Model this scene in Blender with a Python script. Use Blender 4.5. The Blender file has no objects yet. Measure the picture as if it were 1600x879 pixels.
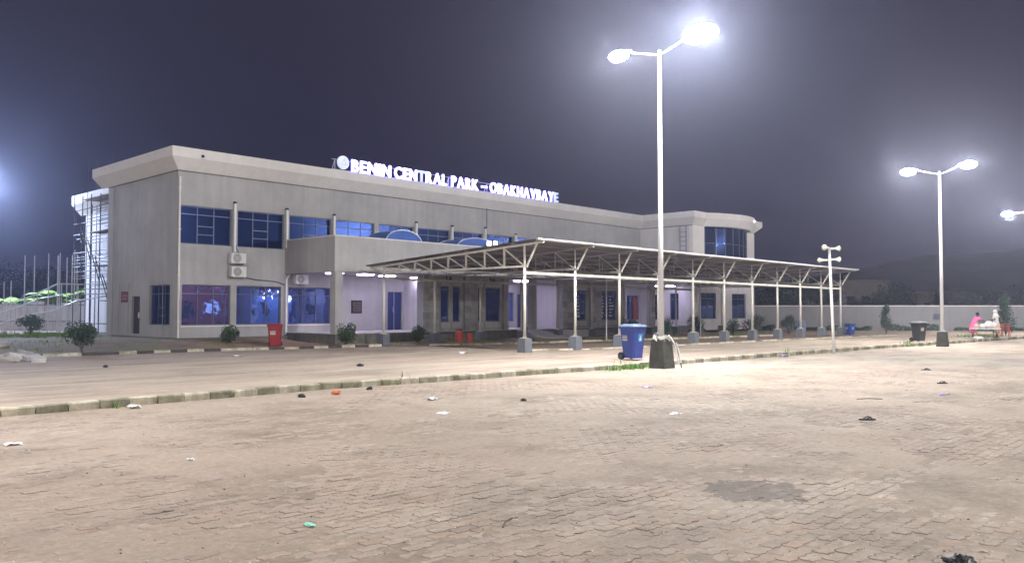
import bpy, bmesh, math, random
from mathutils import Vector, Matrix, noise
R = math.radians
rnd = random.Random(7)
S = bpy.context.scene
COL = S.collection

# ---------------------------------------------------------------- camera
CAM_H, FOC, PITCH, YAW = 1.66, 1287.0, math.atan(46.5 / 1287.0), R(43.1)
cd = bpy.data.cameras.new("camera")
cd.sensor_width = 36.0
cd.lens = FOC / 1600 * 36
cd.clip_start = 0.1
cd.clip_end = 3000
cam = bpy.data.objects.new("camera", cd)
COL.objects.link(cam)
cam.location = (0, 0, CAM_H)
cam.rotation_euler = (R(90) + PITCH, 0, YAW - R(90))
S.camera = cam

# ---------------------------------------------------------------- night sky, exposure
S.view_settings.view_transform = 'Standard'
S.view_settings.look = 'None'
S.view_settings.exposure = 0.0
S.view_settings.gamma = 1.0
S.cycles.max_bounces = 6
S.cycles.diffuse_bounces = 3
S.cycles.glossy_bounces = 3
S.cycles.transparent_max_bounces = 6
S.cycles.volume_bounces = 0
S.cycles.sample_clamp_indirect = 4.0
S.cycles.use_denoising = True
world = bpy.data.worlds.new("World")
S.world = world
world.use_nodes = True
nt = world.node_tree
bg = nt.nodes['Background']
tc = nt.nodes.new('ShaderNodeTexCoord')
ns = nt.nodes.new('ShaderNodeTexNoise')
ns.inputs['Scale'].default_value = 1.6
ns.inputs['Detail'].default_value = 5
cr = nt.nodes.new('ShaderNodeValToRGB')
cr.color_ramp.elements[0].position = 0.3
cr.color_ramp.elements[0].color = (0.040, 0.036, 0.084, 1)
cr.color_ramp.elements[1].position = 0.75
cr.color_ramp.elements[1].color = (0.060, 0.054, 0.104, 1)
nt.links.new(tc.outputs['Generated'], ns.inputs['Vector'])
nt.links.new(ns.outputs['Fac'], cr.inputs['Fac'])
nt.links.new(cr.outputs['Color'], bg.inputs['Color'])
bg.inputs['Strength'].default_value = 0.44

LAMP_POWER = 1820.0        # emission strength of a street lamp's LED bowl
CEIL_POWER = 36.0
SIGN_POWER = 2.0
HAZE_DENSITY = 0.0013

# ---------------------------------------------------------------- helpers: objects
W = {}


class MB:
    """collects geometry in world coordinates"""

    def __init__(s):
        s.v, s.f, s.mi = [], [], []

    def add(s, vs, fs, mi=0):
        n = len(s.v)
        s.v += [tuple(p) for p in vs]
        s.f += [tuple(n + i for i in f) for f in fs]
        s.mi += [mi] * len(fs)
        return s

    def box(s, x0, x1, y0, y1, z0, z1, mi=0):
        vs = [(x, y, z) for z in (z0, z1) for y in (y0, y1) for x in (x0, x1)]
        return s.add(vs, [(0, 2, 3, 1), (4, 5, 7, 6), (0, 1, 5, 4), (2, 6, 7, 3), (0, 4, 6, 2), (1, 3, 7, 5)], mi)

    def bar(s, a, b, w, h=None, mi=0, up=(0, 0, 1)):
        a, b = Vector(a), Vector(b)
        d = (b - a).normalized()
        u = Vector(up)
        if abs(d.dot(u)) > 0.98:
            u = Vector((0, 1, 0))
        r = d.cross(u).normalized()
        u = r.cross(d)
        h = h or w
        vs = []
        for p in (a, b):
            for i, j in ((-1, -1), (1, -1), (1, 1), (-1, 1)):
                vs.append(p + r * i * w / 2 + u * j * h / 2)
        return s.add(vs, [(3, 2, 1, 0), (4, 5, 6, 7), (0, 1, 5, 4), (1, 2, 6, 5), (2, 3, 7, 6), (3, 0, 4, 7)], mi)

    def tube(s, pts, r, n=8, mi=0, cap=True):
        pts = [Vector(p) for p in pts]
        rs = r if isinstance(r, (list, tuple)) else [r] * len(pts)
        base = len(s.v)
        prev = None
        for k, p in enumerate(pts):
            d = (pts[min(k + 1, len(pts) - 1)] - pts[max(k - 1, 0)]).normalized()
            if prev is None:
                t = Vector((1, 0, 0)) if abs(d.x) < 0.9 else Vector((0, 1, 0))
                a = (t - d * t.dot(d)).normalized()
            else:
                a = (prev - d * prev.dot(d)).normalized()
            prev = a
            b = d.cross(a)
            for i in range(n):
                q = 2 * math.pi * i / n
                s.v.append(tuple(p + (a * math.cos(q) + b * math.sin(q)) * rs[k]))
        for k in range(len(pts) - 1):
            for i in range(n):
                j = (i + 1) % n
                s.f.append((base + k * n + i, base + k * n + j, base + (k + 1) * n + j, base + (k + 1) * n + i))
                s.mi.append(mi)
        if cap:
            s.f.append(tuple(base + i for i in range(n))[::-1]); s.mi.append(mi)
            e = base + (len(pts) - 1) * n
            s.f.append(tuple(e + i for i in range(n))); s.mi.append(mi)
        return s

    def loft(s, rings, mi=0, cap=True):
        """rings: list of lists of points, same length"""
        n = len(rings[0])
        base = len(s.v)
        for r_ in rings:
            s.v += [tuple(p) for p in r_]
        for k in range(len(rings) - 1):
            for i in range(n):
                j = (i + 1) % n
                s.f.append((base + k * n + i, base + k * n + j, base + (k + 1) * n + j, base + (k + 1) * n + i))
                s.mi.append(mi)
        if cap:
            s.f.append(tuple(base + i for i in range(n))[::-1]); s.mi.append(mi)
            e = base + (len(rings) - 1) * n
            s.f.append(tuple(e + i for i in range(n))); s.mi.append(mi)
        return s

    def ellip(s, c, r, nu=10, nv=6, mi=0, jit=0.0, rg=None):
        rings = []
        for k in range(1, nv):
            th = math.pi * k / nv
            ring = []
            for i in range(nu):
                ph = 2 * math.pi * i / nu
                q = 1 + (rg.uniform(-jit, jit) if rg else 0)
                ring.append((c[0] + r[0] * math.sin(th) * math.cos(ph) * q, c[1] + r[1] * math.sin(th) * math.sin(ph) * q, c[2] - r[2] * math.cos(th) * q))
            rings.append(ring)
        return s.loft(rings, mi)

    def build(s, name, mats, parent=None, origin=None, smooth=False, **tags):
        po = W.get(parent.name, Vector((0, 0, 0))) if parent else Vector((0, 0, 0))
        og = Vector(origin) if origin is not None else (po if parent else Vector((0, 0, 0)))
        me = bpy.data.meshes.new(name)
        me.from_pydata([(x - og.x, y - og.y, z - og.z) for x, y, z in s.v], [], s.f)
        if not isinstance(mats, (list, tuple)):
            mats = [mats]
        for m in mats:
            me.materials.append(m)
        if len(mats) > 1:
            me.polygons.foreach_set('material_index', s.mi)
        if smooth:
            me.polygons.foreach_set('use_smooth', [True] * len(me.polygons))
        me.update()
        return link(name, me, parent, og, **tags)


def link(name, data, parent=None, og=None, **tags):
    o = bpy.data.objects.new(name, data)
    COL.objects.link(o)
    po = W.get(parent.name, Vector((0, 0, 0))) if parent else Vector((0, 0, 0))
    og = Vector(og) if og is not None else po
    if parent:
        o.parent = parent
    o.location = og - po
    W[o.name] = og
    for k, v in tags.items():
        o[k] = v
    return o


def thing(name, label, cat, loc, group=None, rz=0.0):
    o = link(name, None, None, loc, label=label, category=cat)
    if group:
        o['group'] = group
    o.rotation_euler.z = rz
    return o


def tag(o, label, cat, group=None):
    o['label'] = label
    o['category'] = cat
    if group:
        o['group'] = group
    return o


def dup(root, loc, label, rz=None, scale=None):
    def rec(o, parent):
        c = o.copy()
        COL.objects.link(c)
        if parent:
            c.parent = parent
        W[c.name] = Vector(loc)
        for ch in list(o.children):
            rec(ch, c)
        return c
    r = rec(root, None)
    r.location = loc
    if rz is not None:
        r.rotation_euler.z = rz
    if scale:
        r.scale = scale
    r['label'] = label
    return r


# ---------------------------------------------------------------- helpers: materials
def mat(name, col, rough=0.7, metal=0.0, var=0.25, scale=3.0, bump=0.0, bscale=40.0, streak=0.0, dirt=None, emis=None, estr=0.0, spec=0.5, coat=0.0, rand=0.0):
    m = bpy.data.materials.new(name)
    m.use_nodes = True
    t = m.node_tree
    p = t.nodes['Principled BSDF']
    p.inputs['Roughness'].default_value = rough
    p.inputs['Metallic'].default_value = metal
    p.inputs['Specular IOR Level'].default_value = spec
    p.inputs['Coat Weight'].default_value = coat
    L = t.links.new
    g = t.nodes.new('ShaderNodeNewGeometry')
    n1 = t.nodes.new('ShaderNodeTexNoise')
    n1.inputs['Scale'].default_value = scale
    n1.inputs['Detail'].default_value = 6
    n1.inputs['Roughness'].default_value = 0.65
    L(g.outputs['Position'], n1.inputs['Vector'])
    ramp = t.nodes.new('ShaderNodeValToRGB')
    ramp.color_ramp.elements[0].position = 0.3
    ramp.color_ramp.elements[1].position = 0.7
    ramp.color_ramp.elements[0].color = tuple(c * (1 - var) for c in col) + (1,)
    ramp.color_ramp.elements[1].color = tuple(min(1, c * (1 + var)) for c in col) + (1,)
    L(n1.outputs['Fac'], ramp.inputs['Fac'])
    out = ramp.outputs['Color']
    if streak > 0:
        mp = t.nodes.new('ShaderNodeMapping')
        mp.inputs['Scale'].default_value = (2.2, 2.2, 0.16)
        L(g.outputs['Position'], mp.inputs['Vector'])
        n2 = t.nodes.new('ShaderNodeTexNoise')
        n2.inputs['Scale'].default_value = 1.6
        n2.inputs['Detail'].default_value = 5
        L(mp.outputs['Vector'], n2.inputs['Vector'])
        r2 = t.nodes.new('ShaderNodeValToRGB')
        r2.color_ramp.elements[0].position = 0.42
        r2.color_ramp.elements[1].position = 0.72
        r2.color_ramp.elements[0].color = (0, 0, 0, 1)
        r2.color_ramp.elements[1].color = (streak,) * 3 + (1,)
        L(n2.outputs['Fac'], r2.inputs['Fac'])
        mx = t.nodes.new('ShaderNodeMix')
        mx.data_type = 'RGBA'
        L(r2.outputs['Color'], mx.inputs[0])
        L(out, mx.inputs[6])
        mx.inputs[7].default_value = tuple(dirt or [c * 0.55 for c in col]) + (1,)
        out = mx.outputs[2]
    if rand > 0:
        oi = t.nodes.new('ShaderNodeObjectInfo')
        hsv = t.nodes.new('ShaderNodeHueSaturation')
        ma = t.nodes.new('ShaderNodeMapRange')
        ma.inputs['To Min'].default_value = 1 - rand
        ma.inputs['To Max'].default_value = 1 + rand
        L(oi.outputs['Random'], ma.inputs['Value'])
        L(ma.outputs['Result'], hsv.inputs['Value'])
        L(out, hsv.inputs['Color'])
        out = hsv.outputs['Color']
    L(out, p.inputs['Base Color'])
    if bump > 0:
        nb = t.nodes.new('ShaderNodeTexNoise')
        nb.inputs['Scale'].default_value = bscale
        nb.inputs['Detail'].default_value = 4
        L(g.outputs['Position'], nb.inputs['Vector'])
        bp = t.nodes.new('ShaderNodeBump')
        bp.inputs['Strength'].default_value = bump
        bp.inputs['Distance'].default_value = 0.02
        L(nb.outputs['Fac'], bp.inputs['Height'])
        L(bp.outputs['Normal'], p.inputs['Normal'])
    if emis:
        p.inputs['Emission Color'].default_value = tuple(emis) + (1,)
        p.inputs['Emission Strength'].default_value = estr
    return m


M = {}
M['wall'] = mat('beige_grey_wall_paint', (0.39, 0.382, 0.372), 0.85, var=0.15, scale=0.6, bump=0.3, bscale=25, streak=0.34, dirt=(0.27, 0.26, 0.245))
M['cornice'] = mat('pale_cornice_paint', (0.72, 0.69, 0.65), 0.8, var=0.06, scale=1.2, bump=0.15, bscale=25, streak=0.14, dirt=(0.45, 0.42, 0.39))
M['white_wall'] = mat('white_wall_paint', (0.62, 0.60, 0.60), 0.8, var=0.06, scale=1.5, bump=0.15, streak=0.4, dirt=(0.42, 0.40, 0.39))
M['dark_concrete'] = mat('mossy_shade_dark_concrete', (0.055, 0.055, 0.045), 0.92, var=0.45, scale=5, bump=0.6, bscale=20, streak=0.5, dirt=(0.03, 0.035, 0.022))  # mossy concrete, darkened further for the shade on its near side
M['stone'] = mat('grey_stone_cladding', (0.42, 0.42, 0.41), 0.75, var=0.25, scale=2.5, bump=0.3, bscale=15, rand=0.22)
M['joint'] = mat('cladding_mortar', (0.24, 0.235, 0.23), 0.9, var=0.1)
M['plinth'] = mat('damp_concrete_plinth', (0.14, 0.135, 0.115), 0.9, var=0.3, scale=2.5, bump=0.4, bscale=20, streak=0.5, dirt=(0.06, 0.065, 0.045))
M['concrete'] = mat('weathered_concrete', (0.24, 0.23, 0.20), 0.9, var=0.3, scale=4, bump=0.5, bscale=30, streak=0.5, dirt=(0.07, 0.07, 0.055))
M['floor_tile'] = mat('walkway_screed', (0.45, 0.43, 0.41), 0.7, var=0.15, scale=2, bump=0.2)
M['footing'] = mat('blue_grey_footing_paint', (0.12, 0.135, 0.155), 0.8, var=0.22, scale=8, bump=0.3, streak=0.4, dirt=(0.10, 0.09, 0.08), rand=0.12)
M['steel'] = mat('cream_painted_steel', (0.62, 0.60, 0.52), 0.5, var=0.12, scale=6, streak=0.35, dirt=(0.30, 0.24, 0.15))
M['shaded_steel'] = mat('shaded_inner_truss_steel', (0.34, 0.33, 0.29), 0.6, var=0.15, scale=6)  # same steel as the front truss, darkened to stand for the roof's shade
M['galv'] = mat('galvanised_steel', (0.62, 0.63, 0.64), 0.42, metal=0.35, var=0.1, scale=5)
M['purlin'] = mat('dull_purlin_steel', (0.24, 0.23, 0.22), 0.6, metal=0.1, var=0.15)
M['pole'] = mat('white_lamp_pole_paint', (0.72, 0.71, 0.68), 0.4, var=0.06, scale=3, streak=0.2, dirt=(0.4, 0.36, 0.28))
M['scaf'] = mat('scaffold_tube', (0.10, 0.095, 0.09), 0.6, metal=0.2, var=0.25, scale=5)
M['roof'] = mat('aluminium_roof_sheet', (0.15, 0.14, 0.14), 0.55, metal=0.2, var=0.15, scale=1.5, streak=0.0)
M['frame'] = mat('grey_window_frame', (0.12, 0.14, 0.19), 0.4, metal=0.3, var=0.05)
M['pvc'] = mat('white_pvc_pipe', (0.78, 0.78, 0.78), 0.4, var=0.04)
M['black'] = mat('black_plastic', (0.012, 0.012, 0.013), 0.5, var=0.1)
M['rubber'] = mat('black_rubber', (0.02, 0.018, 0.016), 0.75, var=0.2)
M['door'] = mat('dark_brown_door', (0.035, 0.022, 0.02), 0.4, var=0.2, scale=6)
M['blue_door'] = mat('blue_door_panel', (0.02, 0.035, 0.13), 0.3, var=0.2, scale=2)
M['ac'] = mat('air_conditioner_case', (0.70, 0.69, 0.66), 0.5, var=0.06, scale=6)
M['ac_grille'] = mat('air_conditioner_grille', (0.20, 0.20, 0.20), 0.6, var=0.2)
M['bin_blue'] = mat('blue_bin_plastic', (0.018, 0.045, 0.26), 0.45, var=0.2, scale=7, streak=0.2, dirt=(0.06, 0.07, 0.13))
M['lid_blue'] = mat('dusty_blue_lid', (0.11, 0.16, 0.26), 0.5, var=0.3, scale=9)
M['bin_red'] = mat('red_bin_plastic', (0.27, 0.022, 0.026), 0.45, var=0.2, scale=7, streak=0.2, dirt=(0.25, 0.05, 0.04))
M['bin_black'] = mat('dark_green_black_bin_plastic', (0.018, 0.022, 0.02), 0.45, var=0.2, scale=7)
M['lid_grey'] = mat('dusty_grey_lid', (0.16, 0.17, 0.17), 0.5, var=0.3, scale=9)
M['sticker'] = mat('cream_sticker', (0.62, 0.60, 0.52), 0.6, var=0.2, scale=30)
M['sticker_print'] = mat('sticker_print', (0.10, 0.12, 0.16), 0.6, var=0.1)
M['sticker_teal'] = mat('teal_sticker', (0.05, 0.30, 0.42), 0.6, var=0.2, scale=30)
M['white'] = mat('white_paper', (0.75, 0.75, 0.76), 0.7, var=0.1, scale=20)
M['green_paper'] = mat('mint_green_wrapper', (0.30, 0.68, 0.52), 0.5, var=0.1, scale=20)
M['orange'] = mat('orange_plastic_bag', (0.62, 0.17, 0.06), 0.5, var=0.2, scale=20)
M['lilac'] = mat('lilac_wrapper', (0.42, 0.36, 0.66), 0.5, var=0.1)
M['soil'] = mat('soil', (0.17, 0.115, 0.08), 0.95, var=0.3, scale=2.5, bump=0.6, bscale=14)
M['trunk'] = mat('bark', (0.10, 0.075, 0.055), 0.9, var=0.3, scale=14, bump=0.5)
M['hill'] = mat('wooded_hillside', (0.020, 0.032, 0.026), 0.95, var=0.5, scale=0.25, bump=0.8, bscale=0.6)
M['boundary'] = mat('grey_boundary_wall_render', (0.22, 0.222, 0.225), 0.9, var=0.1, scale=0.6, bump=0.3, streak=0.35, dirt=(0.17, 0.17, 0.17))
M['house'] = mat('beige_house_wall', (0.20, 0.17, 0.13), 0.9, var=0.15, scale=0.8, streak=0.3, dirt=(0.2, 0.17, 0.14))
M['rust_roof'] = mat('rusty_roof_sheet', (0.16, 0.08, 0.05), 0.8, var=0.3, scale=1)
M['dark_glass'] = mat('dark_window', (0.02, 0.025, 0.03), 0.15, var=0.05)
M['corrugated'] = mat('corrugated_iron', (0.55, 0.55, 0.56), 0.5, metal=0.25, var=0.2, scale=1.5, streak=0.5, dirt=(0.35, 0.28, 0.22))
M['skin'] = mat('dark_brown_skin', (0.09, 0.045, 0.028), 0.55, var=0.1)
M['hair'] = mat('black_hair', (0.012, 0.01, 0.01), 0.8, var=0.1)
M['pink'] = mat('pink_cotton', (0.80, 0.16, 0.40), 0.85, var=0.12, scale=12)
M['white_cloth'] = mat('white_cotton', (0.78, 0.76, 0.72), 0.9, var=0.08, scale=12)
M['cream_cloth'] = mat('cream_cotton', (0.68, 0.52, 0.38), 0.9, var=0.15, scale=12)
M['wood'] = mat('worn_wood', (0.30, 0.20, 0.12), 0.8, var=0.3, scale=8)
M['red_plastic'] = mat('red_plastic', (0.50, 0.06, 0.04), 0.5, var=0.15, scale=8)
M['yellow_leaf'] = None
M['plaque'] = mat('black_granite_plaque', (0.02, 0.018, 0.02), 0.3, var=0.1)
M['gold'] = mat('faded_gold_print', (0.28, 0.22, 0.20), 0.6, var=0.1)
M['red_sign'] = mat('dark_red_sign', (0.16, 0.03, 0.03), 0.5, var=0.15)
M['red_panel'] = mat('maroon_panel', (0.22, 0.05, 0.05), 0.4, var=0.15)
M['beige_horn'] = mat('cream_horn_plastic', (0.74, 0.70, 0.52), 0.45, var=0.1, scale=9)
M['dome'] = mat('blue_polycarbonate', (0.035, 0.11, 0.40), 0.5, var=0.15, scale=2, spec=0.3)
M['pink_house'] = mat('red_brick_coloured_wall', (0.50, 0.13, 0.10), 0.85, var=0.1)
M['blue_house'] = mat('light_blue_wall', (0.30, 0.45, 0.72), 0.85, var=0.1)


def leaf_mat(name, col, var=0.45):
    m = mat(name, col, 0.6, var=var, scale=9, spec=0.3, rand=0.15)
    return m


M['leaf'] = leaf_mat('dark_green_leaves', (0.045, 0.085, 0.035))
M['leaf2'] = leaf_mat('bluish_green_leaves', (0.035, 0.075, 0.045))
M['leaf_far'] = leaf_mat('far_tree_leaves', (0.025, 0.040, 0.025))
M['banana'] = leaf_mat('yellow_green_banana_leaves', (0.14, 0.24, 0.035), 0.3)
M['grass'] = leaf_mat('grass_blades', (0.15, 0.25, 0.045), 0.3)
M['weed'] = leaf_mat('weed_leaves', (0.12, 0.24, 0.05), 0.3)


def emit(name, col, s):
    m = bpy.data.materials.new(name)
    m.use_nodes = True
    p = m.node_tree.nodes['Principled BSDF']
    p.inputs['Base Color'].default_value = (0.8, 0.8, 0.8, 1)
    p.inputs['Emission Color'].default_value = tuple(col) + (1,)
    p.inputs['Emission Strength'].default_value = s
    return m


M['led'] = emit('lamp_glass', (1.0, 0.96, 0.95), LAMP_POWER)
M['led_blue'] = emit('lamp_glass_bluish', (0.55, 0.68, 1.0), LAMP_POWER * 3.0)
M['led_near'] = emit('lamp_glass_cool', (0.93, 0.95, 1.0), LAMP_POWER * 0.95)
M['led_soft'] = emit('lamp_glass_soft', (1.0, 0.955, 0.93), LAMP_POWER * 1.15)
M['ceil'] = emit('ceiling_light', (0.74, 0.68, 1.0), CEIL_POWER)
M['letter'] = emit('lit_letter_face', (0.93, 0.92, 1.0), SIGN_POWER)
M['letter_side'] = emit('lit_letter_halo_side', (0.12, 0.10, 1.0), SIGN_POWER * 7.0)
M['letter_dim'] = emit('dim_letter_face', (0.30, 0.42, 0.95), 0.9)
M['emblem'] = emit('lit_emblem_face', (0.50, 0.64, 0.95), 0.62)
M['emblem_mark'] = emit('emblem_mark', (0.02, 0.16, 0.24), 0.12)
M['added_shop_light'] = emit('added_shop_wall_light', (0.95, 0.95, 1.0), 260)  # glow of the bulbs added to the shops behind the camera
M['lit_pane'] = emit('lit_shop_window', (0.75, 0.85, 1.0), 1.6)
M['flood_dim'] = emit('small_floodlight_glass', (1, 1, 1), 3)
M['flood'] = emit('floodlight_glass', (0.85, 0.88, 1.0), 30)


def glass_mat(name, col, rough=0.06, wav=0.02):
    m = bpy.data.materials.new(name)
    m.use_nodes = True
    t = m.node_tree
    p = t.nodes['Principled BSDF']
    p.inputs['Base Color'].default_value = tuple(col) + (1,)
    p.inputs['Metallic'].default_value = 0.85
    p.inputs['Roughness'].default_value = rough
    g = t.nodes.new('ShaderNodeNewGeometry')
    n = t.nodes.new('ShaderNodeTexNoise')
    n.inputs['Scale'].default_value = 1.3
    b = t.nodes.new('ShaderNodeBump')
    b.inputs['Strength'].default_value = 1.0
    b.inputs['Distance'].default_value = wav
    t.links.new(g.outputs['Position'], n.inputs['Vector'])
    t.links.new(n.outputs['Fac'], b.inputs['Height'])
    t.links.new(b.outputs['Normal'], p.inputs['Normal'])
    return m


M['glass_low'] = glass_mat('clearer_blue_glass', (0.15, 0.21, 0.56), 0.03, 0.006)
M['glass_up'] = glass_mat('matt_blue_glass', (0.009, 0.024, 0.10), 0.25, 0.006)
M['glass'] = glass_mat('blue_tinted_glass', (0.035, 0.075, 0.25), 0.05, 0.006)


# ground materials ------------------------------------------------------------
def ground_mat(name, a, b, c, stretch=(1, 1, 1), tint_attr=False, bump=0.5, warm=(0, 0, 0)):
    m = bpy.data.materials.new(name)
    m.use_nodes = True
    t = m.node_tree
    L = t.links.new
    p = t.nodes['Principled BSDF']
    p.inputs['Roughness'].default_value = 0.85
    p.inputs['Specular IOR Level'].default_value = 0.3
    g = t.nodes.new('ShaderNodeNewGeometry')
    mp = t.nodes.new('ShaderNodeMapping')
    mp.inputs['Scale'].default_value = stretch
    L(g.outputs['Position'], mp.inputs['Vector'])

    def nz(scale, det=6, ro=0.6, src=mp.outputs['Vector']):
        n = t.nodes.new('ShaderNodeTexNoise')
        n.inputs['Scale'].default_value = scale
        n.inputs['Detail'].default_value = det
        n.inputs['Roughness'].default_value = ro
        L(src, n.inputs['Vector'])
        return n.outputs['Fac']

    def ramp(fac, p0, p1, c0, c1):
        r = t.nodes.new('ShaderNodeValToRGB')
        r.color_ramp.elements[0].position = p0
        r.color_ramp.elements[1].position = p1
        r.color_ramp.elements[0].color = tuple(c0) + (1,)
        r.color_ramp.elements[1].color = tuple(c1) + (1,)
        L(fac, r.inputs['Fac'])
        return r.outputs['Color']

    def mix(fac, x, y, mode='MIX'):
        q = t.nodes.new('ShaderNodeMix')
        q.data_type = 'RGBA'
        q.blend_type = mode
        if hasattr(fac, 'links'):
            L(fac, q.inputs[0])
        else:
            q.inputs[0].default_value = fac
        L(x, q.inputs[6])
        L(y, q.inputs[7])
        return q.outputs[2]
    base = ramp(nz(0.35), 0.35, 0.65, a, b)
    patch = ramp(nz(0.13, 4), 0.45, 0.7, (0, 0, 0), (1, 1, 1))
    cc = t.nodes.new('ShaderNodeRGB')
    cc.outputs[0].default_value = tuple(c) + (1,)
    base = mix(patch, base, cc.outputs[0])
    fine = ramp(nz(14, 5, 0.7), 0.3, 0.7, (0.80, 0.79, 0.78), (1.18, 1.17, 1.15))
    base = mix(1.0, base, fine, 'MULTIPLY')
    speck = ramp(nz(60, 2, 0.8, g.outputs['Position']), 0.30, 0.38, (0.62, 0.60, 0.58), (1, 1, 1))
    base = mix(1.0, base, speck, 'MULTIPLY')
    blot = ramp(nz(0.55, 7, 0.72), 0.36, 0.52, (0.66, 0.65, 0.64), (1, 1, 1))
    base = mix(1.0, base, blot, 'MULTIPLY')
    pale = ramp(nz(1.9, 4, 0.7), 0.60, 0.72, (1, 1, 1), (1.28, 1.27, 1.24))
    base = mix(1.0, base, pale, 'MULTIPLY')
    if tint_attr or name == 'joint_sand':
        # oily soot patch with a ragged edge
        vd = t.nodes.new('ShaderNodeVectorMath')
        vd.operation = 'DISTANCE'
        L(g.outputs['Position'], vd.inputs[0])
        vd.inputs[1].default_value = (7.15, 3.62, 0)
        ad = t.nodes.new('ShaderNodeMath')
        ad.operation = 'MULTIPLY_ADD'
        L(nz(5, 5, 0.7, g.outputs['Position']), ad.inputs[0])
        ad.inputs[1].default_value = -0.9
        L(vd.outputs['Value'], ad.inputs[2])
        soot = ramp(ad.outputs[0], -0.46, -0.28, (0.55, 0.55, 0.57), (1, 1, 1))
        base = mix(1.0, base, soot, 'MULTIPLY')
    if tint_attr:
        at = t.nodes.new('ShaderNodeAttribute')
        at.attribute_name = 'tint'
        dust = ramp(nz(0.9, 5, 0.6), 0.40, 0.62, (0.25,) * 3, (0.8,) * 3)
        one = t.nodes.new('ShaderNodeRGB')
        one.outputs[0].default_value = (1, 1, 1, 1)
        tint = mix(dust, at.outputs['Color'], one.outputs[0])
        base = mix(1.0, base, tint, 'MULTIPLY')
    L(base, p.inputs['Base Color'])
    b1 = t.nodes.new('ShaderNodeBump')
    b1.inputs['Strength'].default_value = bump
    b1.inputs['Distance'].default_value = 0.012
    L(nz(11, 6, 0.7), b1.inputs['Height'])
    L(b1.outputs['Normal'], p.inputs['Normal'])
    return m


M['pave'] = ground_mat('dusty_paving_far', (0.315, 0.270, 0.215), (0.40, 0.350, 0.285), (0.355, 0.285, 0.225), stretch=(0.7, 1.5, 1))
M['paver'] = ground_mat('concrete_paver', (0.305, 0.252, 0.202), (0.390, 0.333, 0.272), (0.340, 0.262, 0.208), stretch=(.8, 1.3, 1), tint_attr=True)
M['sand'] = ground_mat('joint_sand', (0.280, 0.228, 0.176), (0.365, 0.305, 0.242), (0.335, 0.265, 0.205))
M['drive'] = ground_mat('dusty_driveway', (0.31, 0.26, 0.205), (0.42, 0.355, 0.28), (0.36, 0.27, 0.22), stretch=(0.5, 1.6, 1))
M['lawn'] = ground_mat('bare_earth_and_thin_grass', (0.25, 0.165, 0.115), (0.33, 0.225, 0.16), (0.11, 0.15, 0.045))
M['earth'] = ground_mat('far_earth', (0.12, 0.10, 0.07), (0.15, 0.13, 0.09), (0.08, 0.09, 0.05))
M['kerb_white'] = mat('worn_white_kerb_paint', (0.52, 0.48, 0.37), 0.9, var=0.3, scale=7, bump=0.5, streak=0.75, dirt=(0.16, 0.15, 0.09))
M['kerb_dark'] = mat('mossy_kerb_concrete', (0.29, 0.275, 0.19), 0.95, var=0.5, scale=4, bump=0.6, streak=0.7, dirt=(0.05, 0.065, 0.03))
M['kerb_black'] = mat('black_kerb_paint', (0.07, 0.06, 0.05), 0.9, var=0.4, scale=7, bump=0.5)


# ---------------------------------------------------------------- geometry helpers
def fn(x, s=1.0, seed=0.0):
    return noise.noise(Vector((x[0] * s + seed, x[1] * s - seed, seed * 1.7)))


def far_pt(px, depth, z):
    q = (px - 800) / FOC * depth
    return (math.cos(YAW) * depth + math.sin(YAW) * q, math.sin(YAW) * depth - math.cos(YAW) * q, z)


def interp(pl, x):
    for (x0, y0), (x1, y1) in zip(pl, pl[1:]):
        if x0 <= x <= x1:
            return y0 + (y1 - y0) * (x - x0) / (x1 - x0)
    return pl[0][1] if x < pl[0][0] else pl[-1][1]


KERB = [(-60, 14.5), (4, 14.80), (10, 14.95), (14.4, 14.5), (20.4, 14.0), (28.8, 13.8), (40.1, 13.1), (57.2, 11.75), (110, 7.5)]
BKERB = [(-60, 33), (-8, 31.5), (8, 30.35), (14, 30.35), (19.5, 29.1), (22.4, 28.6), (25, 26.8), (27.7, 26.0), (40.6, 23.8), (48, 23.0), (49.4, 23.6)]
LZ = 0.13


def project(p):
    d = Vector(p) - Vector((0, 0, CAM_H))
    fw = Vector((math.cos(YAW) * math.cos(PITCH), math.sin(YAW) * math.cos(PITCH), math.sin(PITCH)))
    r = Vector((math.sin(YAW), -math.cos(YAW), 0))
    u = r.cross(fw)
    z = d.dot(fw)
    if z < 0.2:
        return None
    return 800 + FOC * d.dot(r) / z, 439.5 - FOC * d.dot(u) / z, z


def sweep(mb, path, prof, closed=False, mi=0):
    """profile of (outward, z) pairs swept along a plan path; outward is to the right of the direction of travel"""
    n = len(path)
    rings = []
    for i, (x, y) in enumerate(path):
        def nrm(a, b):
            dx, dy = b[0] - a[0], b[1] - a[1]
            l = math.hypot(dx, dy)
            return (dy / l, -dx / l)
        if closed or 0 < i < n - 1:
            n0 = nrm(path[i - 1], path[i])
            n1 = nrm(path[i], path[(i + 1) % n])
            k = 1 + n0[0] * n1[0] + n0[1] * n1[1]
            m = ((n0[0] + n1[0]) / k, (n0[1] + n1[1]) / k)
        elif i == 0:
            m = nrm(path[0], path[1])
        else:
            m = nrm(path[-2], path[-1])
        rings.append([(x + m[0] * o, y + m[1] * o, z) for o, z in prof])
    if closed:
        rings.append(rings[0])
    mb.loft(rings, mi, cap=not closed)


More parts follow.
